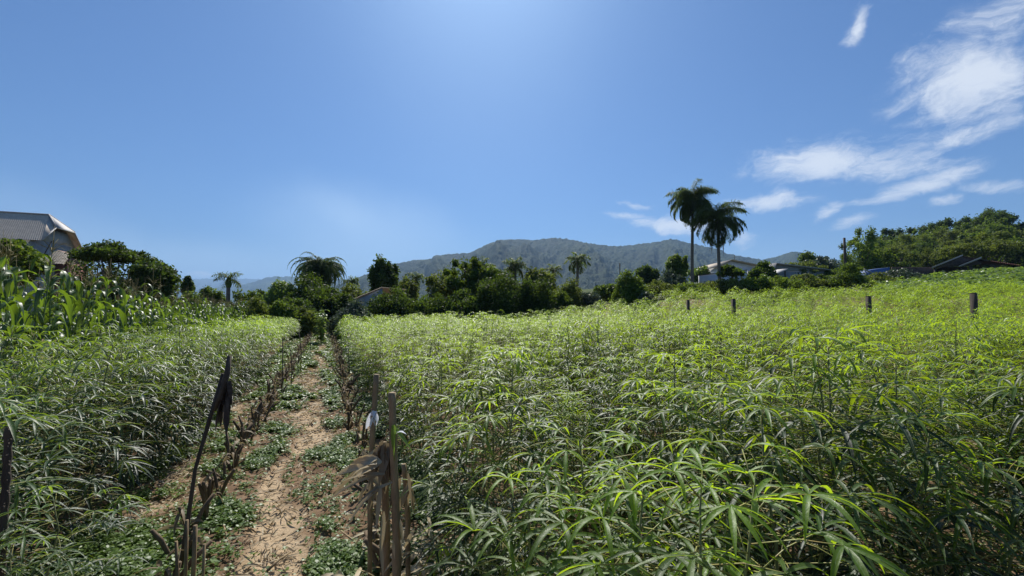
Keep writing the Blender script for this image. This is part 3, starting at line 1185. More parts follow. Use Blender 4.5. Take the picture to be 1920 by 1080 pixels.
for k, (px, w) in enumerate(((430, 70), (480, 80), (530, 70), (566, 60))):
    tree(px, (572, 560, 562, 572)[k], 610, w, 25 + k, 'bush', 'tree_olive' if k % 2 else 'tree_mid',
         ('leafy citrus bush with glinting leaves behind the corn tassels', 'broad olive-green bush right of the corn rows', 'mid-green bush at the foot of the big dark tree mass', 'olive bush at the left corner of the path end')[k],
         name='bush', cat='bush', ls=.15, nleaf=7000, ncl=30)
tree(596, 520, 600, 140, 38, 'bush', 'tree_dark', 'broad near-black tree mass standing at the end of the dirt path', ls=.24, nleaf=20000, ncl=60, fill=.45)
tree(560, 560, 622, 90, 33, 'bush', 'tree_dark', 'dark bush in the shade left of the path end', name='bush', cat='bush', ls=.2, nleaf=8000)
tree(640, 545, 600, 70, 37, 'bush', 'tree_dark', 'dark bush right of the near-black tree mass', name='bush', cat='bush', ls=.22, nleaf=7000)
tree(721, 480, 590, 62, 41, 'round', 'tree_dark', 'upright dark tree with a lobed crown left of the blue mountain', ls=.26, nleaf=9000, ncl=30, fill=.15)
tree(660, 525, 600, 60, 44, 'round', 'tree_olive', 'olive treetop between the weeping tree and the upright lobed tree', ls=.25, nleaf=5000)
tree(762, 516, 600, 56, 46, 'round', 'tree_olive', 'yellow-green tree right of the upright lobed tree', ls=.25, nleaf=6000)
tree(662, 563, 618, 84, 28.5, 'bush', 'tree_grey', 'silvery grey-green bush right of the path end', name='bush', cat='bush', ls=.15, nleaf=10000, ncl=40)
tree(688, 585, 606, 26, 27, 'bush', 'tree_light', 'small bright yellow-green bush in front of the silvery bush', name='bush', cat='bush', ls=.12, nleaf=1800, ncl=14)
tree(742, 537, 600, 118, 32.5, 'bush', 'tree_dark', 'wide dark green bush behind the silvery bush', name='bush', cat='bush', ls=.16, nleaf=15000, ncl=50)
tree(812, 545, 600, 90, 33, 'bush', 'tree_dark', 'dark round bush between the wide bush and the ragged tall tree', name='bush', cat='bush', ls=.16, nleaf=11000, ncl=40)
tree(868, 474, 560, 84, 36, 'open', 'tree_mid', 'dark ragged tree standing tallest in the middle thicket', ls=.22, nleaf=9000, ncl=34, fill=.06)
tree(826, 498, 590, 62, 38, 'open', 'tree_olive', 'thin pale olive tree left of the ragged tall tree', ls=.2, nleaf=5000, ncl=26)
tree(915, 487, 590, 62, 37, 'round', 'tree_mid', 'bright-topped tree just right of the ragged tall tree', ls=.24, nleaf=8000)
tree(870, 535, 602, 120, 33, 'bush', 'tree_dark', 'dark bushy mass at the foot of the ragged tall tree', name='bush', cat='bush', ls=.2, nleaf=11000, ncl=44)
tree(942, 500, 602, 112, 32.5, 'bush', 'tree_dark', 'large near-black citrus bush in the centre of the thicket', name='bush', cat='bush', ls=.17, nleaf=17000, ncl=50, fill=.4)
tree(1000, 514, 602, 92, 33, 'bush', 'tree_dark', 'rounded dark citrus bush right of the largest one', name='bush', cat='bush', ls=.17, nleaf=13000, ncl=44, fill=.4)
tree(1010, 495, 590, 70, 40, 'round', 'tree_olive', 'olive tree behind the rounded citrus bush', ls=.24, nleaf=7000)
tree(1062, 520, 588, 70, 37, 'bush', 'tree_olive', 'olive-green sloping shrub behind the cassava left of the dry brush', name='bush', cat='bush', ls=.18, nleaf=8000)
tree(1048, 545, 590, 66, 35, 'bush', 'tree_mid', 'mid-green bush below the olive sloping shrub', name='bush', cat='bush', ls=.18, nleaf=6000)
tree(1140, 532, 586, 70, 44, 'bush', 'tree_mid', 'mid-green bush behind the greyish dry brush', name='bush', cat='bush', ls=.2, nleaf=6000)
tree(1235, 528, 586, 50, 46, 'bush', 'tree_olive', 'olive bush between the dark lobed bush and the silvery shrub', name='bush', cat='bush', ls=.2, nleaf=5000)
tree(1104, 540, 586, 60, 38, 'bush', 'tree_grey', 'greyish dry brush between the olive shrub and the dark lobed bush', name='bush', cat='bush', ls=.16, nleaf=6000)
tree(1182, 511, 580, 70, 35, 'bush', 'tree_mid', 'tall dark lobed bush at the cassava edge left of the two tall palms', name='bush', cat='bush', ls=.17, nleaf=12000, ncl=44, fill=.35)
tree(1212, 549, 578, 52, 33.5, 'bush', 'tree_grey', 'low grey-leaved bush at the foot of the dark lobed bush', name='bush', cat='bush', ls=.14, nleaf=5000)
tree(1213, 499, 560, 48, 60, 'round', 'tree_dark', 'small round dark tree against the mountain left of the two tall palms', ls=.34, nleaf=4000, ncl=20)
tree(1268, 473, 560, 44, 50, 'open', 'tree_mid', 'upright lumpy tree close left of the two tall palms', ls=.26, nleaf=7000, ncl=30)
tree(1255, 505, 560, 56, 48, 'bush', 'tree_grey', 'silvery bushy shrub at the foot of the upright lumpy tree', name='bush', cat='bush', ls=.22, nleaf=5000)
tree(1318, 497, 545, 52, 60, 'round', 'tree_light', 'yellow-green rounded tree between the trunks of the two tall palms', ls=.32, nleaf=5000, ncl=24)
tree(1372, 494, 535, 52, 44, 'umbrella', 'tree_dark', 'small papaya-like tree with big leaves in front of the white wall', ls=.42, nleaf=900, ncl=22, fill=.05)
tree(1429, 492, 560, 56, 47, 'bush', 'tree_dark', 'dense dark dome-shaped tree between the white gabled house and the long low house', ls=.26, nleaf=9000, ncl=40, fill=.4)
tree(1517, 467, 545, 44, 66, 'round', 'tree_mid', 'tree with a small dark top over the long low house', ls=.3, nleaf=4500, ncl=24)
tree(1497, 489, 545, 80, 58, 'open', 'tree_olive', 'thin leafy tree in front of the long low house', ls=.22, nleaf=5000, ncl=26)
tree(1545, 478, 560, 66, 62, 'open', 'tree_grey', 'hazy grey-green tree left of the utility pole', ls=.28, nleaf=6000, ncl=30)
tree(1615, 431, 560, 74, 66, 'open', 'tree_mid', 'tall feathery tree just right of the utility pole', ls=.3, nleaf=9000, ncl=40)
tree(1572, 500, 560, 60, 56, 'bush', 'tree_mid', 'leafy bush below the utility pole', name='bush', cat='bush', ls=.26, nleaf=6000)
# small shrubs along the upper edge of the right field
HL = ['left of the tall palm trunks', 'at the foot of the first tall palm', 'between the two palm trunks', 'in front of the white wall', 'below the grey panel of the white wall', 'below the dome-shaped tree',
      'in front of the lean-to roof', 'below the windows of the long low house', 'right of the long low house', 'below the hazy grey-green tree', 'below the blue tarpaulin', 'right of the blue tarpaulin']
for k, (px, top, w, m_) in enumerate(((1232, 532, 66, 'tree_olive'), (1290, 532, 60, 'tree_mid'), (1330, 530, 60, 'tree_olive'), (1375, 526, 64, 'tree_olive'), (1412, 524, 52, 'tree_mid'), (1436, 519, 34, 'tree_light'),
                                      (1470, 520, 66, 'tree_mid'), (1510, 523, 60, 'tree_olive'), (1545, 520, 58, 'tree_dark'), (1590, 505, 66, 'tree_mid'), (1640, 520, 66, 'tree_olive'), (1688, 512, 70, 'tree_grey'))):
    tree(px, top - 9, 560, w * 1.1, 40 + (k % 3), 'bush', m_, 'low field-edge shrub ' + HL[k], name='shrub', cat='shrub', ls=.17, nleaf=4500, ncl=24, group='shrubs along the upper field edge')

# wooded slope at the right
HILLSKY = [(1640, 440), (1660, 428), (1700, 414), (1740, 408), (1780, 399), (1810, 399), (1838, 392), (1862, 385), (1885, 398), (1905, 406), (1925, 392), (1980, 388), (2060, 390)]
rr_ = random.Random(3)
nsk = 0
for row, (Y, dy) in enumerate(((130, 0), (116, 14), (102, 27), (88, 40), (74, 52))):
    px = 1640 + rr_.uniform(0, 20) + (0 if row else 10)
    while px < 2080:
        sky_y = np.interp(px, [h[0] for h in HILLSKY], [h[1] for h in HILLSKY])
        if row == 0:
            top = sky_y + rr_.uniform(-3, 5)
        else:
            top = sky_y + dy * (0.85 + .3 * rr_.random()) + rr_.uniform(-13, 9)
        w = rr_.uniform(36, 80) * (1 if row < 2 else 1.1)
        m_ = ('tree_dark', 'tree_mid', 'tree_olive', 'tree_mid', 'tree_olive')[row] if rr_.random() < .7 else rr_.choice(['tree_dark', 'tree_mid', 'tree_olive'])
        shape = 'open' if row == 0 else rr_.choice(['round', 'umbrella', 'open'])
        lab = ['dark treetop standing on the skyline of the wooded slope at right', 'dark tree just below the skyline of the wooded slope', 'tree in the middle of the wooded slope at right',
               'yellowish-green tree low on the wooded slope', 'leafy tree at the foot of the wooded slope by the barn'][row]
        tree(px, top, min(top + w * 1.0 + 25, 515), w, Y + rr_.uniform(-3, 3), shape, m_, lab, seed=row, group='trees on the wooded slope', ls=(.42, .38, .34, .3, .27)[row], nleaf=7500, ncl=26, fill=.08,
             key=('slope', shape, m_, row % 2))
        px += w * rr_.uniform(.5, .8)
tree(1862, 390, 440, 66, 122, 'open', 'tree_dark', 'tallest rounded dark treetop on the skyline of the wooded slope', ls=.45, nleaf=9000, ncl=40, seed=77)
tree(1840, 445, 505, 120, 58, 'umbrella', 'tree_olive', 'wide flat-crowned tree with pale forked trunk in front of the barn', ls=.24, nleaf=12000, ncl=60, fill=.05, seed=5)


# broad-leaved crop strip at the right, below the barn
def strip():
    r = np.random.default_rng(9)
    g = Geo()
    N = 15000
    px = r.uniform(1640, 2050, N)
    x_, y_ = [], []
    Y = r.uniform(33, 47, N)
    X = (px - 960) / F * Y
    ok = (Y > right_back(X, Y) + .2) & (Y < 46 - (1900 - px).clip(0, 300) * .02)
    X, Y = X[ok], Y[ok]
    n = len(X)
    lump = .6 + .75 * fbm(X * .7, Y * .7, 3, 4)
    P = np.stack([X, Y, gz(X, Y) + lump * r.uniform(.25, 1, n) ** .6], -1)
    a = r.uniform(0, 6.28, n)
    f = np.stack([np.cos(a), np.sin(a), r.normal(.1, .3, n)], -1)
    g.blades(P, f, np.array([[0, 0, 1.0]]) + r.normal(0, .35, (n, 3)), r.uniform(.2, .34, n), r.uniform(.14, .22, n), .6, (.3, 1.0, .1), .2, 2, r.uniform(.2, .9, n))
    tag(obj('bean_crop', g.mesh('bean_crop', M['tree_light'])), 'bright green broad-leaved crop strip along the top right of the field', 'crop', kind='stuff')


strip()


# ------------------------------------------------------------------ palms
def frond_geo(seed, L, elev, droop, nl, ll, lw, hang=.6, seg=(.6, 1.0, .1)):
    """one feather frond growing along +X from the origin"""
    r = np.random.default_rng(seed)
    g = Geo()
    n = 12
    t = np.linspace(0, 1, n)
    ang = elev - droop * t ** 1.3
    dx, dz = np.cos(ang), np.sin(ang)
    x = np.concatenate([[0], np.cumsum(dx[:-1])]) * L / (n - 1)
    z = np.concatenate([[0], np.cumsum(dz[:-1])]) * L / (n - 1)
    pts = np.stack([x, r.normal(0, .02, n).cumsum() * .3, z], -1)
    g.tube(pts, np.linspace(.035, .006, n) * L / 3, 4, tint=.6)
    q = np.linspace(.14, 1, nl)
    q = np.repeat(q, 2)
    side = np.tile([1, -1], nl)
    P = np.stack([np.interp(q, t, pts[:, k]) for k in range(3)], -1)
    T = np.stack([np.interp(q, t, dx), np.zeros(len(q)), np.interp(q, t, dz)], -1)
    f = T * .6 + np.stack([np.zeros(len(q)), side * 1.0, r.normal(.1, .75, len(q))], -1)
    LL = ll * np.sin(np.clip(q * .9 + .18, 0, 1) * np.pi) ** .6 * r.uniform(.8, 1.15, len(q)) + .08 * ll
    g.blades(P, f, np.array([[0, 0, 1.0]]), LL, lw, hang * r.uniform(.6, 1.6, len(q)), seg, .2, 2, np.clip(r.normal(.4, .2, len(q)), 0, 1))
    return g


PF = {}


def palm(px, heart_y, Y, trunk_px, label, name='palm_tree', L=3.0, nf=22, r0=.16, elev=(1.3, -.9), droop=(1.3, 1.9), ll=.55, nl=42, base_px=None, dead=0, group=None, hang=.9, fruit=False, shaft=False, seed=0, base_y=None, lw=.05):
    h = at(px, heart_y, Y)
    bx = at(base_px if base_px is not None else px, 540, Y).x
    g0 = float(gz(bx, Y))
    H = h.z - g0
    t = thing(name, label, 'palm', (bx, Y, g0), 0, group)
    r = random.Random(seed + int(px))
    tt = np.linspace(0, 1, 10)
    off = h.x - bx
    bow = 0.10 * off
    pts = [(off * a ** 1.5 + .12 * math.sin(a * 5 + px) * a * (1 - a), .1 * math.sin(a * 4) * (1 - a), H * a - .3 * (1 - a)) for a in tt]
    g = Geo()
    rad = r0 * (1.25 - .45 * tt)
    rad[0] *= 1.25
    g.tube(pts, rad, 9)
    part('trunk', g.mesh('trunk', M['palmbark'], True), t)
    if shaft:
        g = Geo()
        g.tube([(off, 0, H - .75), (off, 0, H - .5), (off, 0, H - .1), (off, 0, H + .2)], [r0 * 1.0, r0 * 1.45, r0 * 1.2, r0 * .5], 9)
        part('crownshaft', g.mesh('crownshaft', M['tree_light'], True), t)
    for k in range(nf):
        q = k / (nf - 1)
        e = elev[0] + (elev[1] - elev[0]) * q + r.gauss(0, .2)
        dr = droop[0] + (droop[1] - droop[0]) * r.random()
        fg = frond_geo(seed * 100 + k, L * r.uniform(.35 if nf > 90 else .88, 1.1) * (.8 if q < .12 else 1), e, dr, nl, ll, lw, hang)
        o = part('frond', fg.mesh('frond', M['palm']), t)
        o.location = (off, 0, H)
        o.rotation_euler = (0, 0, k * 2.4 + r.gauss(0, .15))
    for k in range(dead):
        fg = frond_geo(seed * 100 + 60 + k, L * r.uniform(.85, 1.05), -1.15 + r.gauss(0, .12), .35, nl, ll * .35, lw, .6)
        o = part('dead_frond', fg.mesh('dead_frond', M['palm_dead']), t)
        o['label'] = 'dead frond hanging along the trunk'
        o.location = (off, 0, H - .15)
        o.rotation_euler = (0, 0, k * 2.1 + 1)
    if fruit:
        for k in range(2):
            gg = Geo()
            rg = np.random.default_rng(k)
            N = 500
            D = nrm(rg.normal(0, 1, (N, 3))) * np.array([.34, .34, .55]) * rg.uniform(.5, 1, (N, 1))
            gg.blades(D, rg.normal(0, 1, (N, 3)), rg.normal(0, 1, (N, 3)), .12, .07, .3, (.5, 1, .5), .3, 2)
            gg.tube([(-.25, 0, .9), (0, 0, .4), (0, 0, 0)], [.03, .03, .02], 5)
            o = part('fruit_bunch', gg.mesh('fruit_bunch', M['darkwood']), t)
            o.location = (off + (.55 if k else -.35), -.35, H - 1.35 - .2 * k)
    return t


palm(1298, 376, 46, None, 'taller of the two big palms, the left one with dark fruit bunches', L=3.4, nf=50, elev=(1.45, -.85), droop=(1.7, 2.9), ll=.78, nl=90, hang=1.3, lw=.05, base_px=1299, fruit=True, seed=1, r0=.155, group='two tall palms')
palm(1346, 411, 44, None, 'shorter right one of the two big palms with dead fronds hanging down', L=3.7, nf=42, elev=(1.45, -.7), droop=(1.8, 2.9), ll=.78, nl=90, hang=1.3, lw=.05, base_px=1350, dead=5, seed=2, r0=.155, group='two tall palms')
palm(429, 523, 36, None, 'small palm with a pale bulging trunk alone against the far hills', L=1.35, nf=12, elev=(1.3, -.25), droop=(1.2, 1.9), ll=.5, nl=26, shaft=True, seed=3, r0=.17)
tree(600, 482, 545, 74, 43.6, 'round', 'tree_grey', 'grey-green leafy tree tangled into the back of the weeping palm clump', ls=.13, nleaf=9000, ncl=40)
palm(600, 505, 43, None, 'large dome-shaped weeping palm clump with fine drooping fronds above the dark tree mass', L=3.9, nf=210, elev=(1.4, -.5), droop=(2.4, 3.1), ll=.26, nl=46, hang=1.8, seed=4, lw=.055, r0=.3)
palm(779, 520, 50, None, 'tiny palm top between the yellow-green tree and the mountain', L=1.5, nf=14, elev=(1.3, -.5), ll=.6, nl=20, seed=5, lw=.08)
palm(660, 527, 48, None, 'tiny ragged palm top right of the weeping palm', L=1.1, nf=10, elev=(1.3, -.3), ll=.5, nl=18, seed=6, lw=.08)
palm(965, 500, 40, None, 'palm with feathery crown behind the central citrus bush', L=1.5, nf=18, elev=(1.4, -.7), ll=.6, nl=30, seed=7, lw=.06)
palm(1038, 506, 44, None, 'small palm with spiky fronds behind the olive sloping shrub', L=1.3, nf=12, elev=(1.3, -.4), ll=.5, nl=20, seed=8, lw=.07)
palm(1083, 489, 46, None, 'round-crowned palm standing against the mountain right of the thicket', L=1.8, nf=20, elev=(1.4, -.9), droop=(1.4, 2.2), ll=.6, nl=26, seed=9, lw=.07)
palm(905, 500, 39, None, 'palm with drooping fronds poking out right of the ragged tall tree', L=1.4, nf=14, elev=(1.3, -.2), ll=.5, nl=26, seed=10, lw=.06)

# ------------------------------------------------------------------ buildings
M['grey_roof'] = plain('grey_roof', (0.46, 0.385, 0.30), (0.62, 0.53, 0.42), 3, 0.95, .3, (1, 1, 1))
M['tin'] = plain('tin_sheet', (0.32, 0.31, 0.30), (0.48, 0.46, 0.44), 5, 0.65, .2)
M['grey_wall'] = plain('grey_plaster', (0.26, 0.27, 0.27), (0.38, 0.38, 0.37), 1.5, 0.9, .3)
M['white_wall'] = plain('white_wall', (0.62, 0.64, 0.68), (0.74, 0.76, 0.80), 1.2, 0.9, .2)
M['grey_panel'] = plain('grey_panel', (0.30, 0.30, 0.32), (0.40, 0.40, 0.41), 2, 0.8, .2)
M['red_roof'] = plain('red_roof', (0.20, 0.075, 0.06), (0.34, 0.15, 0.12), 5, 0.8, .4)
M['rust'] = plain('rusty_sheet', (0.22, 0.10, 0.07), (0.42, 0.32, 0.28), 3, 0.75, .3, (1, 4, 1))
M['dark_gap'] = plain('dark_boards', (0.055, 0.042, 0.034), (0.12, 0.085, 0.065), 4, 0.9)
M['glass'] = plain('window_glass', (0.05, 0.06, 0.07), (0.08, 0.09, 0.10), 2, 0.15, 0, spec=.6)
M['blue'] = plain('blue_tarpaulin', (0.06, 0.12, 0.30), (0.09, 0.17, 0.38), 2, 0.6, .3)
M['white_trim'] = plain('white_trim', (0.7, 0.7, 0.7), (0.8, 0.8, 0.8), 3, 0.6, .1)
M['cloth'] = leafmat('white_cloth', (0.62, 0.64, 0.68), (0.78, 0.8, 0.84), (0.7, 0.72, 0.78), .8, .1, .3)
M['black_cloth'] = plain('black_rag', (0.035, 0.025, 0.02), (0.11, 0.08, 0.055), 15, 0.9, .4)


def corrugated(g, a, b, c, d, n, amp, tint=.5):
    """sheet from edge a-b (top) to d-c (bottom) with n ribs running down the slope"""
    a, b, c, d = (np.array(tuple(v), float) for v in (a, b, c, d))
    N = nrm(np.cross(b - a, d - a))
    if N[2] < 0:
        N = -N
    k = n * 4 + 1
    s = np.linspace(0, 1, k)
    h = amp * np.sin(np.arange(k) * np.pi / 2)
    top = a + (b - a) * s[:, None] + N * h[:, None]
    bot = d + (c - d) * s[:, None] + N * h[:, None]
    V = np.vstack([top, bot])
    i = np.arange(k - 1)
    Q = np.stack([i, i + 1, i + 1 + k, i + k], -1)
    V2 = np.vstack([V, V - N * .04])
    g.add(V2, np.vstack([Q, (Q + 2 * k)[:, ::-1]]), tint)


def left_house():
    P = Vector((-49.35, 45, 0))
    e1, n_ = Vector((.94, .34, 0)), Vector((.34, -.94, 0))
    Z = Vector((0, 0, 1))
    rz_, hz, ez = 12.0, 10.45, 8.95
    L, w1, w2 = 1.44, 1.56, 3.10
    far = -14.0
    t = thing('house', 'large house with steep grey sheet roof and clipped gable at the far left', 'house', (P.x, P.y, float(gz(P.x, P.y))))
    inv = Vector((P.x, P.y, float(gz(P.x, P.y))))

    def pt(l, w, z):
        return P + e1 * l + n_ * w + Z * z - inv
    A, B = pt(far, 0, rz_), pt(0, 0, rz_)
    G1, G2 = pt(L, w1, hz), pt(L, -w1, hz)
    E1, E2 = pt(L - .1, w2 + .25, ez - .1), pt(L - .1, -w2 - .25, ez - .1)
    F1, F2 = pt(far, w2 + .25, ez - .1), pt(far, -w2 - .25, ez - .1)
    g = Geo()
    corrugated(g, A, B, E1, F1, 90, .012)
    o = g
    # the corner triangle between hip edge and rake
    g.slab([B, G1, E1], Z * .03)
    g.slab([B, E2, G2], Z * .03)
    corrugated(g, A, B, E2, F2, 90, .012)
    roof = part('roof', g.mesh('roof', M['grey_roof']), t)
    g = Geo()
    off = e1 * .03 + Z * .04
    g.slab([B + off, G2 + off, G1 + off], Z * .05)
    hip = part('roof_hip', g.mesh('roof_hip', M['tin']), t)
    hip['label'] = 'pale sunlit sheet-metal hip'
    g = Geo()
    for a, b in ((B, G1), (B, G2), (A, B)):
        g.tube([a + Z * .07, b + Z * .07], .08, 6)
    for a, b in ((G1, G2), (G1, E1), (G2, E2)):
        g.tube([a + Z * .0, b + Z * .0], .06, 5)
    part('ridge_cap', g.mesh('ridge_cap', M['tin'], True), t)
    # walls
    g = Geo()
    Lw = L - .65
    base = -1.0
    c1, c2 = pt(Lw, w2, base), pt(Lw, -w2, base)
    d1, d2 = pt(Lw, w2, ez), pt(Lw, -w2, ez)
    u1, u2 = pt(Lw, w1 - .0, hz - .15), pt(Lw, -w1, hz - .15)
    tk = e1 * -.2
    g.slab([c1, c2, d2, d1], tk)
    g.slab([d1, d2, u2, u1], tk)
    g.slab([pt(far, w2, base), pt(Lw - .2, w2, base), pt(Lw - .2, w2, ez), pt(far, w2, ez)], n_ * -.2)
    g.slab([pt(far, -w2, base), pt(Lw - .2, -w2, base), pt(Lw - .2, -w2, ez), pt(far, -w2, ez)], n_ * .2)
    g.slab([pt(far, w2, base), pt(far, -w2, base), pt(far, -w2, ez), pt(far, w2, ez)], e1 * -.2)
    part('wall', g.mesh('wall', M['grey_wall']), t)
    g = Geo()
    a1, a2 = pt(Lw + .02, .9, 9.1), pt(Lw + .02, 1.9, 7.6)
    g.slab([a1, a2, a2 + n_ * .07, a1 + n_ * .07], e1 * .05)
    part('drain_pipe', g.mesh('drain_pipe', M['dark_gap']), t)
    # lean-to dormer on the gable
    g = Geo()
    z0, z1 = 8.35, 7.75
    corrugated(g, pt(Lw, .2, z0), pt(Lw, -w2 - .3, z0), pt(Lw + 1.3, -w2 - .3, z1), pt(Lw + 1.3, .2, z1), 16, .03)
    r2 = part('porch_roof', g.mesh('porch_roof', M['rust']), t)
    r2['label'] = 'rust-streaked lean-to roof on the gable wall'
    g = Geo()
    corrugated(g, pt(Lw, .2, z0 + .02), pt(Lw + 1.3, .2, z1 + .02), pt(Lw + 1.5, 1.7, 6.7), pt(Lw, 1.9, 6.7), 8, .02)
    part('porch_side_roof', g.mesh('porch_side_roof', M['grey_roof']), t)
    g = Geo()
    g.slab([pt(Lw + 1.1, .3, base), pt(Lw + 1.1, -w2, base), pt(Lw + 1.1, -w2, z1 - .05), pt(Lw + 1.1, .3, z1 - .05)], e1 * -.15)
    g.slab([pt(Lw, .1, base), pt(Lw + 1.0, .1, base), pt(Lw + 1.0, .1, z1 + .0), pt(Lw, .1, z1 + .3)], n_ * -.12)
    w_ = part('porch_wall', g.mesh('porch_wall', M['red_roof']), t)
    w_['label'] = 'reddish brick wall under the lean-to roof'


left_house()


def gable_house(name, label, pxl, pxr, Y, y_apex, y_eave, apex_px, y_base, depth, wallm, roofm, over=.5, cat='house'):
    a = at(pxl, y_eave, Y)
    b = at(pxr, y_eave, Y)
    c = at(apex_px, y_apex, Y)
    g0 = float(gz((a.x + b.x) / 2, Y))
    org = Vector(((a.x + b.x) / 2, Y, g0))
    t = thing(name, label, cat, org)
    a, b, c = a - org, b - org, c - org
    bot = -1.0
    Yv = Vector((0, depth, 0))
    g = Geo()
    al, bl = Vector((a.x, 0, bot)), Vector((b.x, 0, bot))
    g.slab([al, bl, b, a], (0, .2, 0))
    g.slab([a, b, c], (0, .2, 0))
    g.slab([al + Vector((0, .2, 0)), a + Vector((0, .2, 0)), a + Yv, al + Yv], (.2, 0, 0))
    g.slab([bl + Vector((0, .2, 0)), b + Vector((0, .2, 0)), b + Yv, bl + Yv], (-.2, 0, 0))
    g.slab([al + Yv, bl + Yv, b + Yv, a + Yv], (0, .2, 0))
    g.slab([a + Yv, b + Yv, c + Yv], (0, .2, 0))
    part('wall', g.mesh('wall', wallm), t)
    g = Geo()
    ov = Vector((0, -over, 0))
    cc, cd = c + ov + Vector((0, 0, .12)), c + Yv + Vector((0, over, .12))
    for e in (a, b):
        dirv = (e - c).normalized() * over
        g.slab([cc, e + dirv + ov + Vector((0, 0, .12)), e + dirv + Yv + Vector((0, over, .12)), cd], (0, 0, .1))
    part('roof', g.mesh('roof', roofm), t)
    return t, org


def window(t, org, pxl, pxr, y0, y1, Y, n=1):
    for k in range(n):
        wpx = (pxr - pxl) / n
        a, b = at(pxl + wpx * k + .4, y1, Y - .02) - org, at(pxl + wpx * (k + 1) - .4, y0, Y - .02) - org
        g = Geo()
        f = .07
        for lo, hi in (((a.x, -.1, a.z), (b.x, 0, a.z + f)), ((a.x, -.1, b.z - f), (b.x, 0, b.z)), ((a.x, -.1, a.z + f), (a.x + f, 0, b.z - f)), ((b.x - f, -.1, a.z + f), (b.x, 0, b.z - f))):
            g.box(lo, hi)
        w = part('window', g.mesh('window', M['white_trim']), t)
        g = Geo()
        g.box((a.x + f, -.05, a.z + f), (b.x - f, -.02, b.z - f))
        part('pane', g.mesh('pane', M['glass']), w)


gable_house('house', 'white gabled house half hidden behind the right palm and papaya-like tree', 1348, 1420, 56, 490, 500, 1370, 540, 9, M['white_wall'], M['grey_roof'])
t, org = gable_house('house', 'long low house with a row of dark windows right of the dome-shaped tree', 1448, 1546, 56, 496.5, 508, 1452, 540, 8, M['grey_wall'], M['tin'])
window(t, org, 1493, 1521, 509.5, 519, 56, 4)
# lean-to beside it
p = at(1467, 510, 53)
g0 = float(gz(p.x, p.y))
org = Vector((p.x, p.y, g0))
t = thing('shed', 'small open shed with a tilted pale sheet roof left of the long low house', 'shed', org)
a, b = at(1456, 515, 53) - org, at(1478, 504.5, 53) - org
g = Geo()
g.slab([a, b, b + Vector((0, 2.2, .1)), a + Vector((0, 2.2, .1))], (0, 0, .07))
part('roof', g.mesh('roof', M['tin']), t)
g = Geo()
g.box((a.x + .3, .2, -.8), (a.x + .42, .32, a.z + .05))
part('post', g.mesh('post', M['darkwood']), t)
g = Geo()
g.box((b.x - .3, .2, -.8), (b.x - .18, .32, b.z - .1))
part('post', g.mesh('post', M['darkwood']), t)
g = Geo()
g.box((a.x + .2, 1.8, -.8), (b.x - .2, 1.9, a.z))
part('back_wall', g.mesh('back_wall', M['dark_gap']), t)

# white boundary wall with grey panel at its right end
p = at(1355, 540, 50)
org = Vector((p.x, 50, float(gz(p.x, 50))))
t = thing('boundary_wall', 'white rendered wall with a grey panel at its right end, behind the two palms', 'wall', org)
a, b, c_, d_ = (at(1311, 517, 50) - org), (at(1401, 507, 50) - org), (at(1402.5, 507.5, 50) - org), (at(1418, 509, 50) - org)
g = Geo()
g.slab([(a.x, 0, -.6), (b.x, 0, -.6), (b.x, 0, b.z), (a.x, 0, a.z)], (0, .2, 0))
part('wall_panel', g.mesh('wall_panel', M['white_wall']), t)
g = Geo()
g.slab([(c_.x, 0, -.6), (d_.x, 0, -.6), (d_.x, 0, d_.z), (c_.x, 0, c_.z)], (0, .2, 0))
part('wall_panel', g.mesh('wall_panel', M['grey_panel']), t)['label'] = 'grey end panel'
g = Geo()
g.slab([(a.x, -.03, a.z + .01), (b.x, -.03, b.z + .01), (b.x, -.03, b.z + .09), (a.x, -.03, a.z + .09)], (0, .26, 0))
part('coping', g.mesh('coping', M['dark_gap']), t)

# grey sheet roof behind the silvery bush
p = at(690, 560, 36)
org = Vector((p.x, 36, float(gz(p.x, 36))))
t = thing('shed', 'low shed with a sloping grey sheet roof peeking over the silvery bush', 'shed', org)
a, b, = at(664, 560, 36) - org, at(716, 538.5, 36) - org
g = Geo()
corrugated(g, b, b + Vector((1.2, 3.5, 0)), a + Vector((1.2, 3.5, 0)), a, 18, .03)
part('roof', g.mesh('roof', M['grey_roof']), t)
g = Geo()
g.slab([(a.x + .1, .1, -.5), (b.x, .1, -.5), (b.x, .1, b.z - .1), (a.x + .1, .1, a.z - .1)], (0, .12, 0))
part('wall', g.mesh('wall', M['grey_wall']), t)

# blue tarpaulin shed
p = at(1650, 520, 54)
org = Vector((p.x, 54, float(gz(p.x, 54))))
t = thing('shed', 'small shed with a blue tarpaulin side and pale sloping roof edge above the shrubs', 'shed', org)
a, b = at(1634, 520, 54) - org, at(1668, 501, 54) - org
g = Geo()
g.slab([(a.x, 0, -.5), (b.x, 0, -.5), (b.x, 0, b.z), (a.x, 0, b.z - .35)], (0, 2.4, 0))
part('tarpaulin', g.mesh('tarpaulin', M['blue']), t)
g = Geo()
q1, q2 = at(1618, 506, 54) - org, at(1650, 521, 54) - org
g.slab([(q1.x, -.3, q1.z), (q2.x, -.3, q2.z), (q2.x, -.1, q2.z), (q1.x, -.1, q1.z)], (0, 0, .12))
part('roof', g.mesh('roof', M['tin']), t)


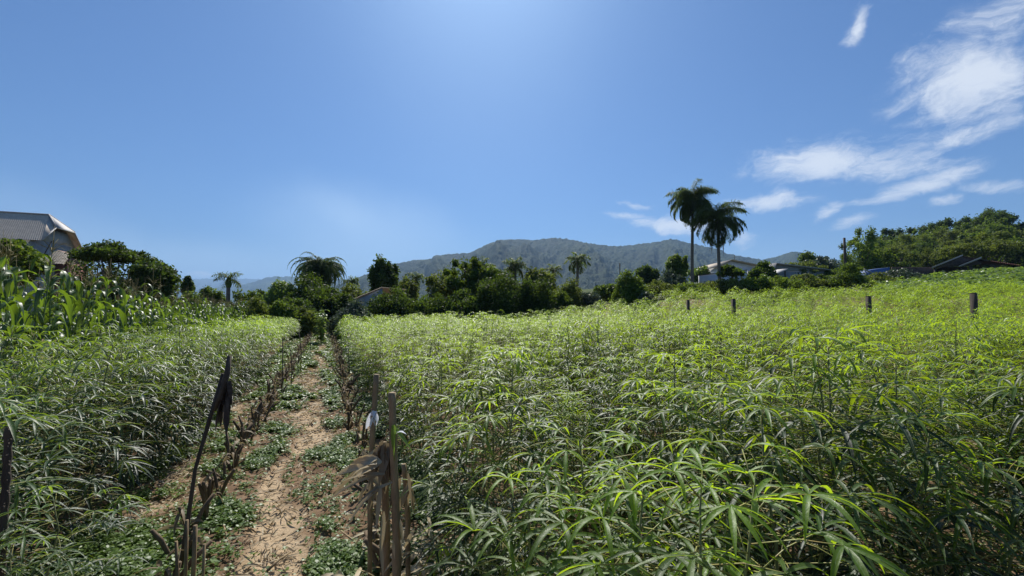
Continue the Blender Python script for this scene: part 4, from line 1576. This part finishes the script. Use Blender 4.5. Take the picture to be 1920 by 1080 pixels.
def barn():
    Y = 52
    p = at(1820, 515, Y)
    org = Vector((p.x, Y, float(gz(p.x, Y))))
    t = thing('barn', 'dark open barn with two pale slanting roof edges and a reddish roof at right', 'barn', org)

    def q(px, py, dy=0):
        return at(px, py, Y) - org + Vector((0, dy, 0))
    DV = Vector((6.4, 6, .35))
    g = Geo()
    g.slab([q(1744, 503), q(1802, 479), q(1840, 492), q(1840, 496)], (0, .1, 0))
    g.box((q(1748, 510).x, 5.5, -1.0), (q(1905, 510).x, 5.6, q(1800, 492).z))
    part('back_wall', g.mesh('back_wall', M['dark_gap']), t)
    g = Geo()
    g.slab([q(1744, 503.5, -.2), q(1802, 480, -.2), q(1802, 480, -.2) + DV, q(1744, 503.5, -.2) + DV], (0, 0, .16))
    part('roof', g.mesh('roof', M['tin']), t)
    g = Geo()
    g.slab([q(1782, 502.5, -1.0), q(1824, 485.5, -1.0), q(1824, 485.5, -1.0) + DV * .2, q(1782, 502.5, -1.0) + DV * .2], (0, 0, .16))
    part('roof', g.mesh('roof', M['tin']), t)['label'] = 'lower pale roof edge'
    g = Geo()
    corrugated(g, q(1862, 487, 4), q(1884, 487, 4), q(1909, 498, -.3), q(1852, 489.5, -.3), 16, .03)
    part('roof', g.mesh('roof', M['red_roof']), t)['label'] = 'reddish sheet roof'
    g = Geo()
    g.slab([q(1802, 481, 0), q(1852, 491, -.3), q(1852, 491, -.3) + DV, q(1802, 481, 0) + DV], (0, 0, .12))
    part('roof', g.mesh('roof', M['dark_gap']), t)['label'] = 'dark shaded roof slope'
    for px in (1752, 1800, 1868, 1884, 1904):
        g = Geo()
        b = q(px, 500)
        g.box((b.x, -.05, -1.2), (b.x + .15, .1, b.z))
        part('post', g.mesh('post', M['darkwood']), t)


barn()

# utility poles and mast
for (px, y0, y1, Y, r0, nm, lab, ct) in ((1583, 446, 505, 58, .16, 'utility_pole', 'thick dark utility pole beside the tall feathery tree', 'utility pole'),
                                         (1162, 493, 520, 70, .09, 'utility_pole', 'distant thin utility pole against the mountain above the lobed bush', 'utility pole')):
    p = at(px, y0, Y)
    g0 = float(gz(p.x, Y))
    t = thing(nm, lab, ct, (p.x, Y, g0))
    g = Geo()
    g.tube([(0, 0, -.5), (0, 0, (p.z - g0) * .5), (0, 0, p.z - g0)], [r0 * 1.2, r0 * 1.05, r0 * .9], 8)
    part('pole', g.mesh('pole', M['darkwood'], True), t)
    g = Geo()
    g.box((-.9, -.06, p.z - g0 - 1.3), (.3, .06, p.z - g0 - 1.2))
    if px > 1500:
        part('bracket', g.mesh('bracket', M['darkwood']), t)
p = at(1377, 478, 57)
g0 = float(gz(p.x, 57))
g = Geo()
g.tube([(0, 0, 0), (0, 0, p.z - g0)], .03, 5)
g.tube([(-.25, 0, p.z - g0 - .3), (.25, 0, p.z - g0 - .3)], .015, 4)
tag(obj('antenna_mast', g.mesh('antenna_mast', M['darkwood']), loc=(p.x, 57, g0)), 'thin antenna mast on the ridge of the white gabled house', 'antenna')

# square posts in the right field
for k, (px, y0, y1, w, Y) in enumerate(((1290, 562, 574, 4.5, 25), (1375, 560, 578, 5.5, 22), (1628, 555, 572, 6.5, 19), (1825, 549, 575, 9, 15))):
    p = at(px, y0, Y)
    g0 = float(gz(p.x, Y))
    hw = w / F * Y / 2
    g = Geo()
    h = p.z - g0
    tz = [-.3, h * .3, h * .7, h]
    g.box((-hw, -hw, -.3), (hw, hw, h - .03))
    g.box((-hw * .9, -hw * .9, h - .03), (hw * .8, hw * .9, h))
    o = obj('post', g.mesh('post', M['darkwood']), loc=(p.x, Y, g0))
    o.rotation_euler = (0, 0, .2 * k)
    tag(o, ('thinnest dark wooden post poking out of the crop, leftmost in the right field', 'dark wooden post second from the left in the right field', 'short thick dark post third from the left in the right field',
            'largest dark wooden post, standing out of the crop at the far right')[k], 'post', 'posts in the right field')

# ------------------------------------------------------------------ path side: stubble, stakes, weeds, litter
def stub_geo(seed):
    r = np.random.default_rng(seed)
    out = []
    for k in range(2 + seed % 3):
        g = Geo()
        a = r.uniform(0, 6.28)
        d = r.uniform(.01, .07)
        h = r.uniform(.12, .30)
        l1 = r.normal(0, .07, 2)
        b = np.array([math.cos(a) * d, math.sin(a) * d, -.05])
        r0 = r.uniform(.011, .017)
        pts = [b, b + np.array([l1[0] * .3, l1[1] * .3, h * .4]), b + np.array([l1[0] * .6, l1[1] * .6, h * .72]), b + np.array([l1[0], l1[1], h])]
        g.tube(pts, [r0 * 1.3, r0, r0 * 1.12, r0 * .85], 6)
        out.append(g)
    n = 7
    g = Geo()
    a = r.uniform(0, 6.28, n)
    p = np.stack([np.cos(a) * .02, np.sin(a) * .02, r.uniform(.02, .2, n)], -1)
    g.blades(p, np.stack([np.cos(a), np.sin(a), r.uniform(-.2, 1.4, n)], -1), np.array([[0, 0, 1.0]]), r.uniform(.07, .2, n), r.uniform(.012, .03, n), r.uniform(.6, 2.6, n), (.5, 1, .9, .6, .1), .3, 3, r.uniform(0, .35, n), 1.2, r.normal(0, 1.5, n))
    return out, g


SPROTO = []
ri = random.Random(11)
rows_ = []
for u, side in ((-1.02, 'left'), (.48, 'right')):
    y = 2.55
    while y < 31:
        yy = y + ri.gauss(0, .05)
        rows_.append((u - .436 * yy + ri.gauss(0, .05), yy, side))
        y += ri.uniform(.2, .34) if y < 6 else ri.uniform(.13, .26)
rows_.sort(key=lambda p: p[1])
slab_ = {('left', 0): 'clump of brown cut corn stubs at the near end of the left stubble row', ('left', 1): 'small dark cut corn stub farther along the left stubble row',
         ('right', 0): 'clump of brown cut corn stubs at the near end of the right stubble row', ('right', 1): 'small dark cut corn stub farther along the right stubble row'}
for k in range(7):
    parts, lv = stub_geo(k)
    x, y, side = rows_[k]
    t = thing('corn_stubble', slab_[(side, 0)], 'stubble', (x, y, float(gz(x, y)) + .01), ri.uniform(0, 6.28), 'cut corn stubs lining the path', 1.1)
    for g in parts:
        part('stalk', g.mesh('stalk', M['stubble'], True), t)
    part('dry_leaves', lv.mesh('dry_leaves', M['dry'], True), t)
    SPROTO.append(t)
for (x, y, side) in rows_[7:]:
    dup(ri.choice(SPROTO), (x, y, float(gz(x, y)) + .01), (ri.gauss(0, .1), ri.gauss(0, .1), ri.uniform(0, 6.28)), (1, 1, ri.uniform(.8, 1.9)), slab_[(side, 0 if y < 8 else 1)], 'cut corn stubs lining the path')

# thin stakes
for k, (px, y0, y1, Y) in enumerate(((527, 632, 762, 9.2), (545, 655, 745, 10.0), (563, 625, 715, 12.5), (653, 655, 745, 11.0), (581, 620, 668, 17.0))):
    b = at(px, y1, Y)
    tp = at(px + (3, 0, -2, 0, 0)[k], y0, Y)
    g0 = float(gz(b.x, Y))
    g = Geo()
    H = tp.z - g0
    g.tube([(0, 0, -.1), (.01, 0, H * .5), (tp.x - b.x, 0, H)], [.012, .011, .009], 5)
    tag(obj('stake', g.mesh('stake', M['darkwood'], True), loc=(b.x, Y, g0)),
        ('tall thin dark stake, nearest of those left of the path', 'shorter thin stake just behind the nearest one', 'tall thin stake third along the left side of the path',
         'lone thin stake between the right stubble row and the cassava', 'farthest thin stake left of the path near its end')[k], 'stake', 'thin stakes along the path')


def wpts(lst, Y):
    return [at(px, py, Y + (dy if dy else 0)) for (px, py, dy) in lst]


# leaning pole with a rag
base = at(336, 1068, 2.95)
base.z = float(gz(base.x, base.y))
t = thing('leaning_pole', 'long thin dark pole leaning right beside the left cassava with a dark rag on it', 'pole', base)
g = Geo()
P_ = [at(336, 1068, 2.95) + Vector((0, 0, -.05)), at(350, 990, 2.97), at(366, 880, 3.0), at(392, 790, 3.03), at(418, 700, 3.06)]
g.tube([p - base for p in P_], [.015, .015, .012, .014, .012], 7)
part('pole', g.mesh('pole', M['darkwood'], True), t)
g = Geo()
g.tube([p - base for p in (at(402, 770, 3.02), at(416, 735, 3.02), at(426, 700, 3.04), at(430, 667, 3.05))], [.012, .02, .019, .014], 7)
part('tied_stick', g.mesh('tied_stick', M['darkwood'], True), t)
g = Geo()
rq = np.random.default_rng(4)
n = 16
p0 = np.array([tuple(at(418 + rq.uniform(-8, 12), 722 + rq.uniform(-10, 22), 3.03) - base) for _ in range(n)])
g.blades(p0, np.stack([rq.normal(.05, .25, n), rq.normal(-.1, .25, n), rq.uniform(-1, -.5, n)], -1), np.array([[0, -1.0, .2]]) + rq.normal(0, .3, (n, 3)), rq.uniform(.10, .27, n), rq.uniform(.02, .06, n), .8,
         (.6, .9, 1.0, .8, .9, .5, .1), .5, 3, rq.uniform(0, 1, n), 1, rq.normal(0, 1.2, n))
part('rag', g.mesh('rag', M['black_cloth'], True), t)

# dark ribbed post at the left edge
base = at(3, 1075, 2.05)
g0 = float(gz(base.x, base.y))
base.z = g0
g = Geo()
tp = at(17, 800, 2.05) - base
N_ = 40
tt = np.linspace(0, 1, N_)
g.tube([(tp.x * a, 0, -.1 + (tp.z + .1) * a) for a in tt], .015 + .003 * np.sin(np.arange(N_) * 2.2), 8)
n = 90
a = rq.uniform(-.9, .9, n)
z = rq.uniform(.1, tp.z, n)
g.blades(np.stack([tp.x * z / tp.z + .02 * np.cos(a), -.02 * np.sin(a), z], -1), np.stack([np.cos(a), -np.sin(a), rq.normal(0, .4, n)], -1), np.array([[0, 0, 1.0]]), .014, .006, .2, (1, .6, .1), .3, 2)
tag(obj('notched_post', g.mesh('notched_post', M['darkwood'], True), loc=base), 'dark rough-edged post standing at the bottom left edge of the field', 'post')

# leaning stub bundle at the foot of the leaning pole
base = at(352, 1060, 2.85)
base.z = float(gz(base.x, base.y))
t = thing('stub_bundle', 'bundle of thick cut canes around the foot of the leaning pole', 'stubble', base)
for k, (bx, by, tx, ty, r0) in enumerate(((347, 1065, 350, 975, .012), (360, 1075, 366, 985, .015), (334, 1078, 330, 1015, .011), (378, 1070, 383, 1020, .010))):
    g = Geo()
    b, q = at(bx, by, 2.8) - base, at(tx, ty, 2.82) - base
    b.z = -.05
    g.tube([b, b.lerp(q, .5) + Vector((.005, 0, 0)), q], [r0, r0 * .9, r0 * .85], 7)
    part('cane', g.mesh('cane', M['cane'], True), t)

# near right: thick canes, thin cane, cloth, husks
def cane(pts, rads, label, name='dry_cane', group=None):
    base = Vector(pts[0])
    base.z = float(gz(base.x, base.y))
    t = thing(name, label, 'cane', base)
    g = Geo()
    P = [p - base for p in pts]
    P[0].z = -.08
    PP, RR = [], []
    for i in range(len(P) - 1):
        for q in np.linspace(0, 1, 6, endpoint=False):
            PP.append(P[i].lerp(P[i + 1], q))
            RR.append((rads[i] * (1 - q) + rads[i + 1] * q) * (1.0 + (.16 if q == 0 else 0)) * random.uniform(.95, 1.05))
    PP.append(P[-1])
    RR.append(rads[-1])
    g.tube(PP, RR, 9)
    part('stem', g.mesh('stem', M['cane'], True), t)
    return t, base


YC = 2.15
t1, b1 = cane([at(744, 1200, YC), at(744, 1040, YC), at(741, 930, YC), at(737, 830, YC), at(735, 736, YC)], [.020, .020, .019, .017, .019], 'thickest upright dry cane at the right side of the path')
t2, b2 = cane([at(722, 1180, YC + .1), at(724, 1000, YC + .1), at(722, 900, YC + .08), at(718, 830, YC + .08)], [.022, .02, .018, .02], 'darker dry cane leaning against the thickest cane')
t3, b3 = cane([at(694, 1080, 2.75), at(694, 950, 2.75), at(698, 820, 2.75), at(706, 702, 2.75)], [.014, .015, .017, .018], 'slender dry cane with the white cloth tied to it')
t4, b4 = cane([at(768, 1090, 2.5), at(764, 960, 2.5), at(757, 870, 2.5)], [.014, .014, .013], 'short broken cane right of the thickest cane')


def husks(parent, base, px, py, Y, n, L, Wd, dirs, mat, name, seed, tint=(0, 1), spread=10, droop=(.4, 2), label=None, prof=(.4, .85, 1.0, .95, .75, .45, .05)):
    r = np.random.default_rng(seed)
    p = np.array([tuple(at(px + r.uniform(-spread, spread), py + r.uniform(-spread, spread), Y + r.uniform(-.03, .03)) - base) for _ in range(n)])
    d = np.array(dirs, float)[r.integers(0, len(dirs), n)] + r.normal(0, .25, (n, 3))
    g = Geo()
    g.blades(p, d, r.normal(0, .4, (n, 3)) + np.array([0, -.6, 1]), r.uniform(L[0], L[1], n), r.uniform(Wd[0], Wd[1], n), r.uniform(droop[0], droop[1], n), prof, .4, 3, r.uniform(tint[0], tint[1], n), 1.1, r.normal(0, .9, n))
    o = part(name, g.mesh(name, mat, True), parent)
    if label:
        o['label'] = label
    return o


husks(t2, b2, 722, 838, YC + .03, 26, (.10, .26), (.02, .05), [(0, 0, -1), (.1, -.1, -1), (-.2, -.1, -.8)], M['dry'], 'husks', 1, (0, .3), 12, (.3, 1), 'hanging brown husks')
husks(t2, b2, 712, 868, YC, 5, (.14, .24), (.03, .055), [(-1, -.1, -.15)], M['dry'], 'dry_leaf', 2, (.7, 1), 8, (.1, .8), 'pale dry leaves pointing left')
husks(t2, b2, 724, 900, YC, 4, (.18, .36), (.012, .026), [(-1, -.2, .1), (-.7, -.3, -.4)], M['dry'], 'dry_leaf', 5, (.3, .8), 12, (.6, 2.0), 'curled dry leaves hanging left')
husks(t1, b1, 738, 800, YC - .05, 3, (.14, .2), (.025, .035), [(.12, 0, -1)], M['tree_light'], 'leaf', 3, (.8, 1), 4, (.1, .3), 'yellow-green leaf strip')
husks(t1, b1, 742, 812, YC - .05, 2, (.04, .07), (.015, .02), [(1, 0, .3)], M['cloth'], 'tape', 9, (.8, 1), 3, (.3, .9), 'small white tag')
husks(t1, b1, 738, 925, YC - .02, 6, (.08, .2), (.012, .03), [(.1, -.1, -1), (-.15, -.1, -1)], M['dry'], 'dry_leaf', 12, (.1, .6), 38, (.3, 1.4))
husks(t1, b1, 742, 1010, YC - .02, 6, (.08, .22), (.012, .03), [(.2, -.1, -1), (-.2, -.1, -1), (-.6, -.1, -.4)], M['dry'], 'dry_leaf', 13, (.2, .9), 36, (.5, 1.8))
husks(t4, b4, 762, 900, 2.48, 6, (.1, .22), (.015, .035), [(.4, -.1, -.8), (-.3, -.1, -1)], M['dry'], 'dry_leaf', 14, (.1, .8), 14, (.5, 1.8))
husks(t3, b3, 702, 770, 2.73, 9, (.05, .15), (.025, .05), [(.1, 0, -1), (-.3, 0, -1), (.2, -.1, -.8)], M['cloth'], 'cloth', 4, (.6, 1), 4, (.2, .8), 'white cloth strip knotted round the cane')
husks(t3, b3, 695, 860, 2.73, 8, (.12, .25), (.02, .04), [(-.8, -.2, -.2), (.5, -.2, -.6)], M['dry'], 'dry_leaf', 6, (.2, .8), 20, (.6, 1.8))

# pile of husks at the base, right of the canes
rs = np.random.default_rng(21)


def scatter_blades(N, area, L, Wd, mat, name, label, tint, prof, lift=(0, .04), flat=.25, droop=(.2, 1.0), cat='leaf litter', dens=None, cols=3, twist=.8):
    X, Y = area(N)
    if dens is not None:
        k = rs.random(len(X)) < dens(X, Y)
        X, Y = X[k], Y[k]
    n = len(X)
    sc = np.clip(np.hypot(X, Y) / 5, 1, 2.2)
    near = 1.0
    Z = gz(X, Y) + 0.05 * (fbm(X * 2.3, Y * 2.3, 4, 11) - 0.5) + 0.045 * (fbm(X * 9, Y * 9, 3, 12) - 0.5) + rs.uniform(lift[0], lift[1], n)
    a = rs.uniform(0, 6.28, n)
    f = np.stack([np.cos(a), np.sin(a), rs.normal(flat, .25, n)], -1)
    up = np.stack([rs.normal(0, .4, n), rs.normal(0, .4, n), np.ones(n)], -1)
    g = Geo()
    g.blades(np.stack([X, Y, Z], -1), f, up, rs.uniform(L[0], L[1], n) * sc, rs.uniform(Wd[0], Wd[1], n) * sc, rs.uniform(droop[0], droop[1], n), prof, .3, cols, rs.uniform(tint[0], tint[1], n), 1.0, rs.normal(0, twist, n))
    return tag(obj(name, g.mesh(name, mat, True)), label, cat, kind='stuff'), n


def strip_area(u0, u1, y0, y1, pw=1.8):
    def f(N):
        y = y0 + (y1 - y0) * rs.random(N) ** pw
        u = rs.uniform(u0, u1, N)
        return u - .436 * y, y
    return f


def dens_w(x, y):
    tr = trail(x, y)
    n_ = fbm(x * 2.6, y * 2.6, 4, 31)
    near = np.clip((6 - y) / 3, 0, 1)
    return np.clip((n_ - .49 + .04 * near) * 7, .03 + .06 * near, 1) * (1 - np.clip(tr * 1.5, 0, .97))


# weeds are built as little rosettes
def weeds():
    N = 170000
    X, Y = strip_area(-2.0, 1.5, 2.2, 31, 2.2)(N)
    k = rs.random(N) < dens_w(X, Y)
    X, Y = X[k], Y[k]
    # the weedy gap at the bottom right and a fringe under the crop
    xx, yy = rs.uniform(.6, 6, 16000), rs.uniform(.9, 6, 16000)
    kk = rs.random(16000) < np.clip((fbm(xx * 1.2, yy * 1.2, 3, 41) - .38) * 4 + (np.hypot(xx - 2.6, yy - 2.0) < 1.1) * .5, .12, .95)
    X, Y = np.concatenate([X, xx[kk]]), np.concatenate([Y, yy[kk]])
    n = len(X)
    sc = np.clip(np.hypot(X, Y) / 6, 1, 2.6)
    Z = gz(X, Y) + 0.05 * (fbm(X * 2.3, Y * 2.3, 4, 11) - 0.5) + 0.045 * (fbm(X * 9, Y * 9, 3, 12) - 0.5)
    hgt = rs.uniform(.01, .07, n) * sc ** .5
    m = 5
    P = np.repeat(np.stack([X, Y, Z + hgt], -1), m, 0)
    P = P + rs.normal(0, .012, P.shape) * np.array([1, 1, .6])
    a = rs.uniform(0, 6.28, n * m)
    f = np.stack([np.cos(a), np.sin(a), rs.normal(.25, .35, n * m)], -1)
    up = np.stack([rs.normal(0, .3, n * m), rs.normal(0, .3, n * m), np.ones(n * m)], -1)
    L = rs.uniform(.018, .042, n * m) * np.repeat(sc, m)
    g = Geo()
    g.blades(P, f, up, L, L * rs.uniform(.45, .65, n * m), .5, (.3, 1.0, .85, .1), .25, 2, np.clip(np.repeat(rs.normal(.45, .2, n), m) + rs.normal(0, .1, n * m), 0, 1))
    tag(obj('weeds', g.mesh('weeds', M['weed'], True)), 'low broad-leaved weeds creeping over the path edges', 'weeds', kind='stuff')


weeds()
STRIP = (.3, .9, 1, .8, .2)
scatter_blades(14000, strip_area(-2.1, 1.5, 2.3, 26, 2.0), (.04, .15), (.006, .018), M['dry'], 'dry_litter', 'dry leaf strips and chaff scattered over the path', (.1, 1), STRIP, (0, .02), .05, (.0, 1.0))
scatter_blades(9000, lambda N: (lambda x, y: (x, y))(rs.uniform(-16, 9, N), rs.uniform(.5, 14, N)), (.05, .16), (.01, .03), M['dry'], 'fallen_leaves', 'brown fallen leaves under the cassava', (0, .5), STRIP, (0, .05), .1, (.0, .8),
               dens=lambda x, y: ((uof(x, y) > 1.0) | (uof(x, y) < -1.7)) * 1.0)


def husk_pile(N=240):
    X = rs.normal(0, .17, N)
    Y = rs.normal(0, .33, N)
    c = at(775, 985, 2.75)
    return c.x + X - .3 * Y, c.y + Y


scatter_blades(240, husk_pile, (.10, .30), (.018, .045), M['dry'], 'husk_pile', 'pile of pale dry corn husks at the foot of the thick canes', (.45, 1), (.3, .85, 1, .9, .6, .1), (.0, .2), .25, (.3, 1.6), 'husks', None, 3, 1.2)

def clods():
    N = 5000
    X, Y = strip_area(-2.0, 1.4, 2.3, 20, 2.0)(N)
    Z = gz(X, Y) + 0.05 * (fbm(X * 2.3, Y * 2.3, 4, 11) - 0.5) + 0.045 * (fbm(X * 9, Y * 9, 3, 12) - 0.5) - .002
    o8 = Geo()
    V = np.array([(1, 0, 0), (-1, 0, 0), (0, 1, 0), (0, -1, 0), (0, 0, .7), (0, 0, -.7)]) + rs.normal(0, .18, (6, 3))
    o8.add(V, None, .5, T=[(0, 2, 4), (2, 1, 4), (1, 3, 4), (3, 0, 4), (2, 0, 5), (1, 2, 5), (3, 1, 5), (0, 3, 5)])
    a = rs.uniform(0, 6.28, N)
    sc = rs.uniform(.003, .011, N) * np.clip(np.hypot(X, Y) / 6, 1, 2) * np.where(rs.random(N) < .04, 2.2, 1)
    Ms = np.zeros((N, 4, 4))
    Ms[:, 0, 0] = np.cos(a) * sc
    Ms[:, 0, 1] = -np.sin(a) * sc
    Ms[:, 1, 0] = np.sin(a) * sc
    Ms[:, 1, 1] = np.cos(a) * sc
    Ms[:, 2, 2] = sc
    Ms[:, 3, 3] = 1
    Ms[:, :3, 3] = np.stack([X, Y, Z], -1)
    g = Geo()
    g.stamp(o8, Ms)
    tag(obj('soil_clods', g.mesh('soil_clods', plain('clod', (0.16, 0.11, 0.075), (0.40, 0.30, 0.21), 5, .95))), 'small soil clods and pebbles on the path', 'soil', kind='stuff')


clods()

# broken stalk lying pieces
for k, (px0, py0, px1, py1, Y0, Y1) in enumerate(((225, 905, 300, 870, 4.2, 4.5), (270, 880, 330, 842, 4.6, 4.9), (500, 1062, 545, 1020, 3.0, 3.2), (690, 1010, 640, 965, 3.2, 3.5), (435, 1010, 420, 955, 3.2, 3.6), (800, 930, 850, 985, 3.2, 2.9))):
    a, b = at(px0, py0, Y0), at(px1, py1, Y1)
    za = float(gz(a.x, a.y)) + .03
    mid = Vector(((a.x + b.x) / 2, (a.y + b.y) / 2, za))
    g = Geo()
    A_, B_ = Vector((a.x, a.y, za)) - mid, Vector((b.x, b.y, za + .02)) - mid
    g.tube([A_, A_.lerp(B_, .5) + Vector((0, 0, .01)), B_], [.009, .008, .006], 6)
    tag(obj('broken_stalk', g.mesh('broken_stalk', M['cane'], True), loc=mid),
        ('broken cane piece lying nearest the left cassava edge', 'broken cane piece lying just past the first one at the left', 'short cane piece lying on the sandy trail at the bottom', 'cane piece lying left of the upright canes',
         'cane piece lying among the weeds by the leaning pole', 'cane piece lying right of the husk pile')[k], 'stalk', 'broken canes lying on the ground')

# bright tall leafy plant at the left of the path end
def leafy_stalk(px, top, bot, Y, label, seed):
    b = at(px, bot, Y)
    g0 = float(gz(b.x, Y))
    H = at(px, top, Y).z - g0
    t = thing('leafy_plant', label, 'plant', (b.x, Y, g0))
    r = np.random.default_rng(seed)
    st, lf = Geo(), Geo()
    for s in range(3):
        o = r.normal(0, .15, 2)
        pts = [(o[0] * a, o[1] * a, H * a * (1 - .12 * s)) for a in np.linspace(0, 1, 5)]
        st.tube(pts, [.02, .018, .015, .01, .005], 5)
        n = 70
        q = r.uniform(.15, 1, n)
        P = np.stack([o[0] * q, o[1] * q, H * q * (1 - .12 * s)], -1)
        a = r.uniform(0, 6.28, n)
        lf.blades(P, np.stack([np.cos(a), np.sin(a), r.normal(.3, .3, n)], -1), np.array([[0, 0, 1.0]]), r.uniform(.2, .42, n), r.uniform(.08, .14, n), r.uniform(.6, 1.6, n), (.2, 1, .8, .1), .2, 3, r.uniform(.3, 1, n))
    part('stem', st.mesh('stem', M['cassava_stem'], True), t)
    part('foliage', lf.mesh('foliage', M['tree_light'], True), t)


leafy_stalk(602, 580, 632, 23, 'bright upright leafy plant standing at the left of the path end', 3)
leafy_stalk(640, 612, 632, 26, 'short pale leafy plant at the right of the path end', 4)

# ------------------------------------------------------------------ haze
g = Geo()
g.box((-12500, -3500, -30), (12500, 12500, 900))
m, n, l, b, out = newmat('haze')
n.remove(b)
pv = n.new('ShaderNodeVolumePrincipled')
pv.inputs['Color'].default_value = (0.38, 0.62, 1.0, 1)
pv.inputs['Density'].default_value = 0.00012
pv.inputs['Anisotropy'].default_value = 0.2
l.new(pv.outputs[0], out.inputs['Volume'])
tag(obj('haze', g.mesh('haze', m)), 'thin blue haze over the far hills', 'haze', kind='stuff')
print('done', len(COL.objects))
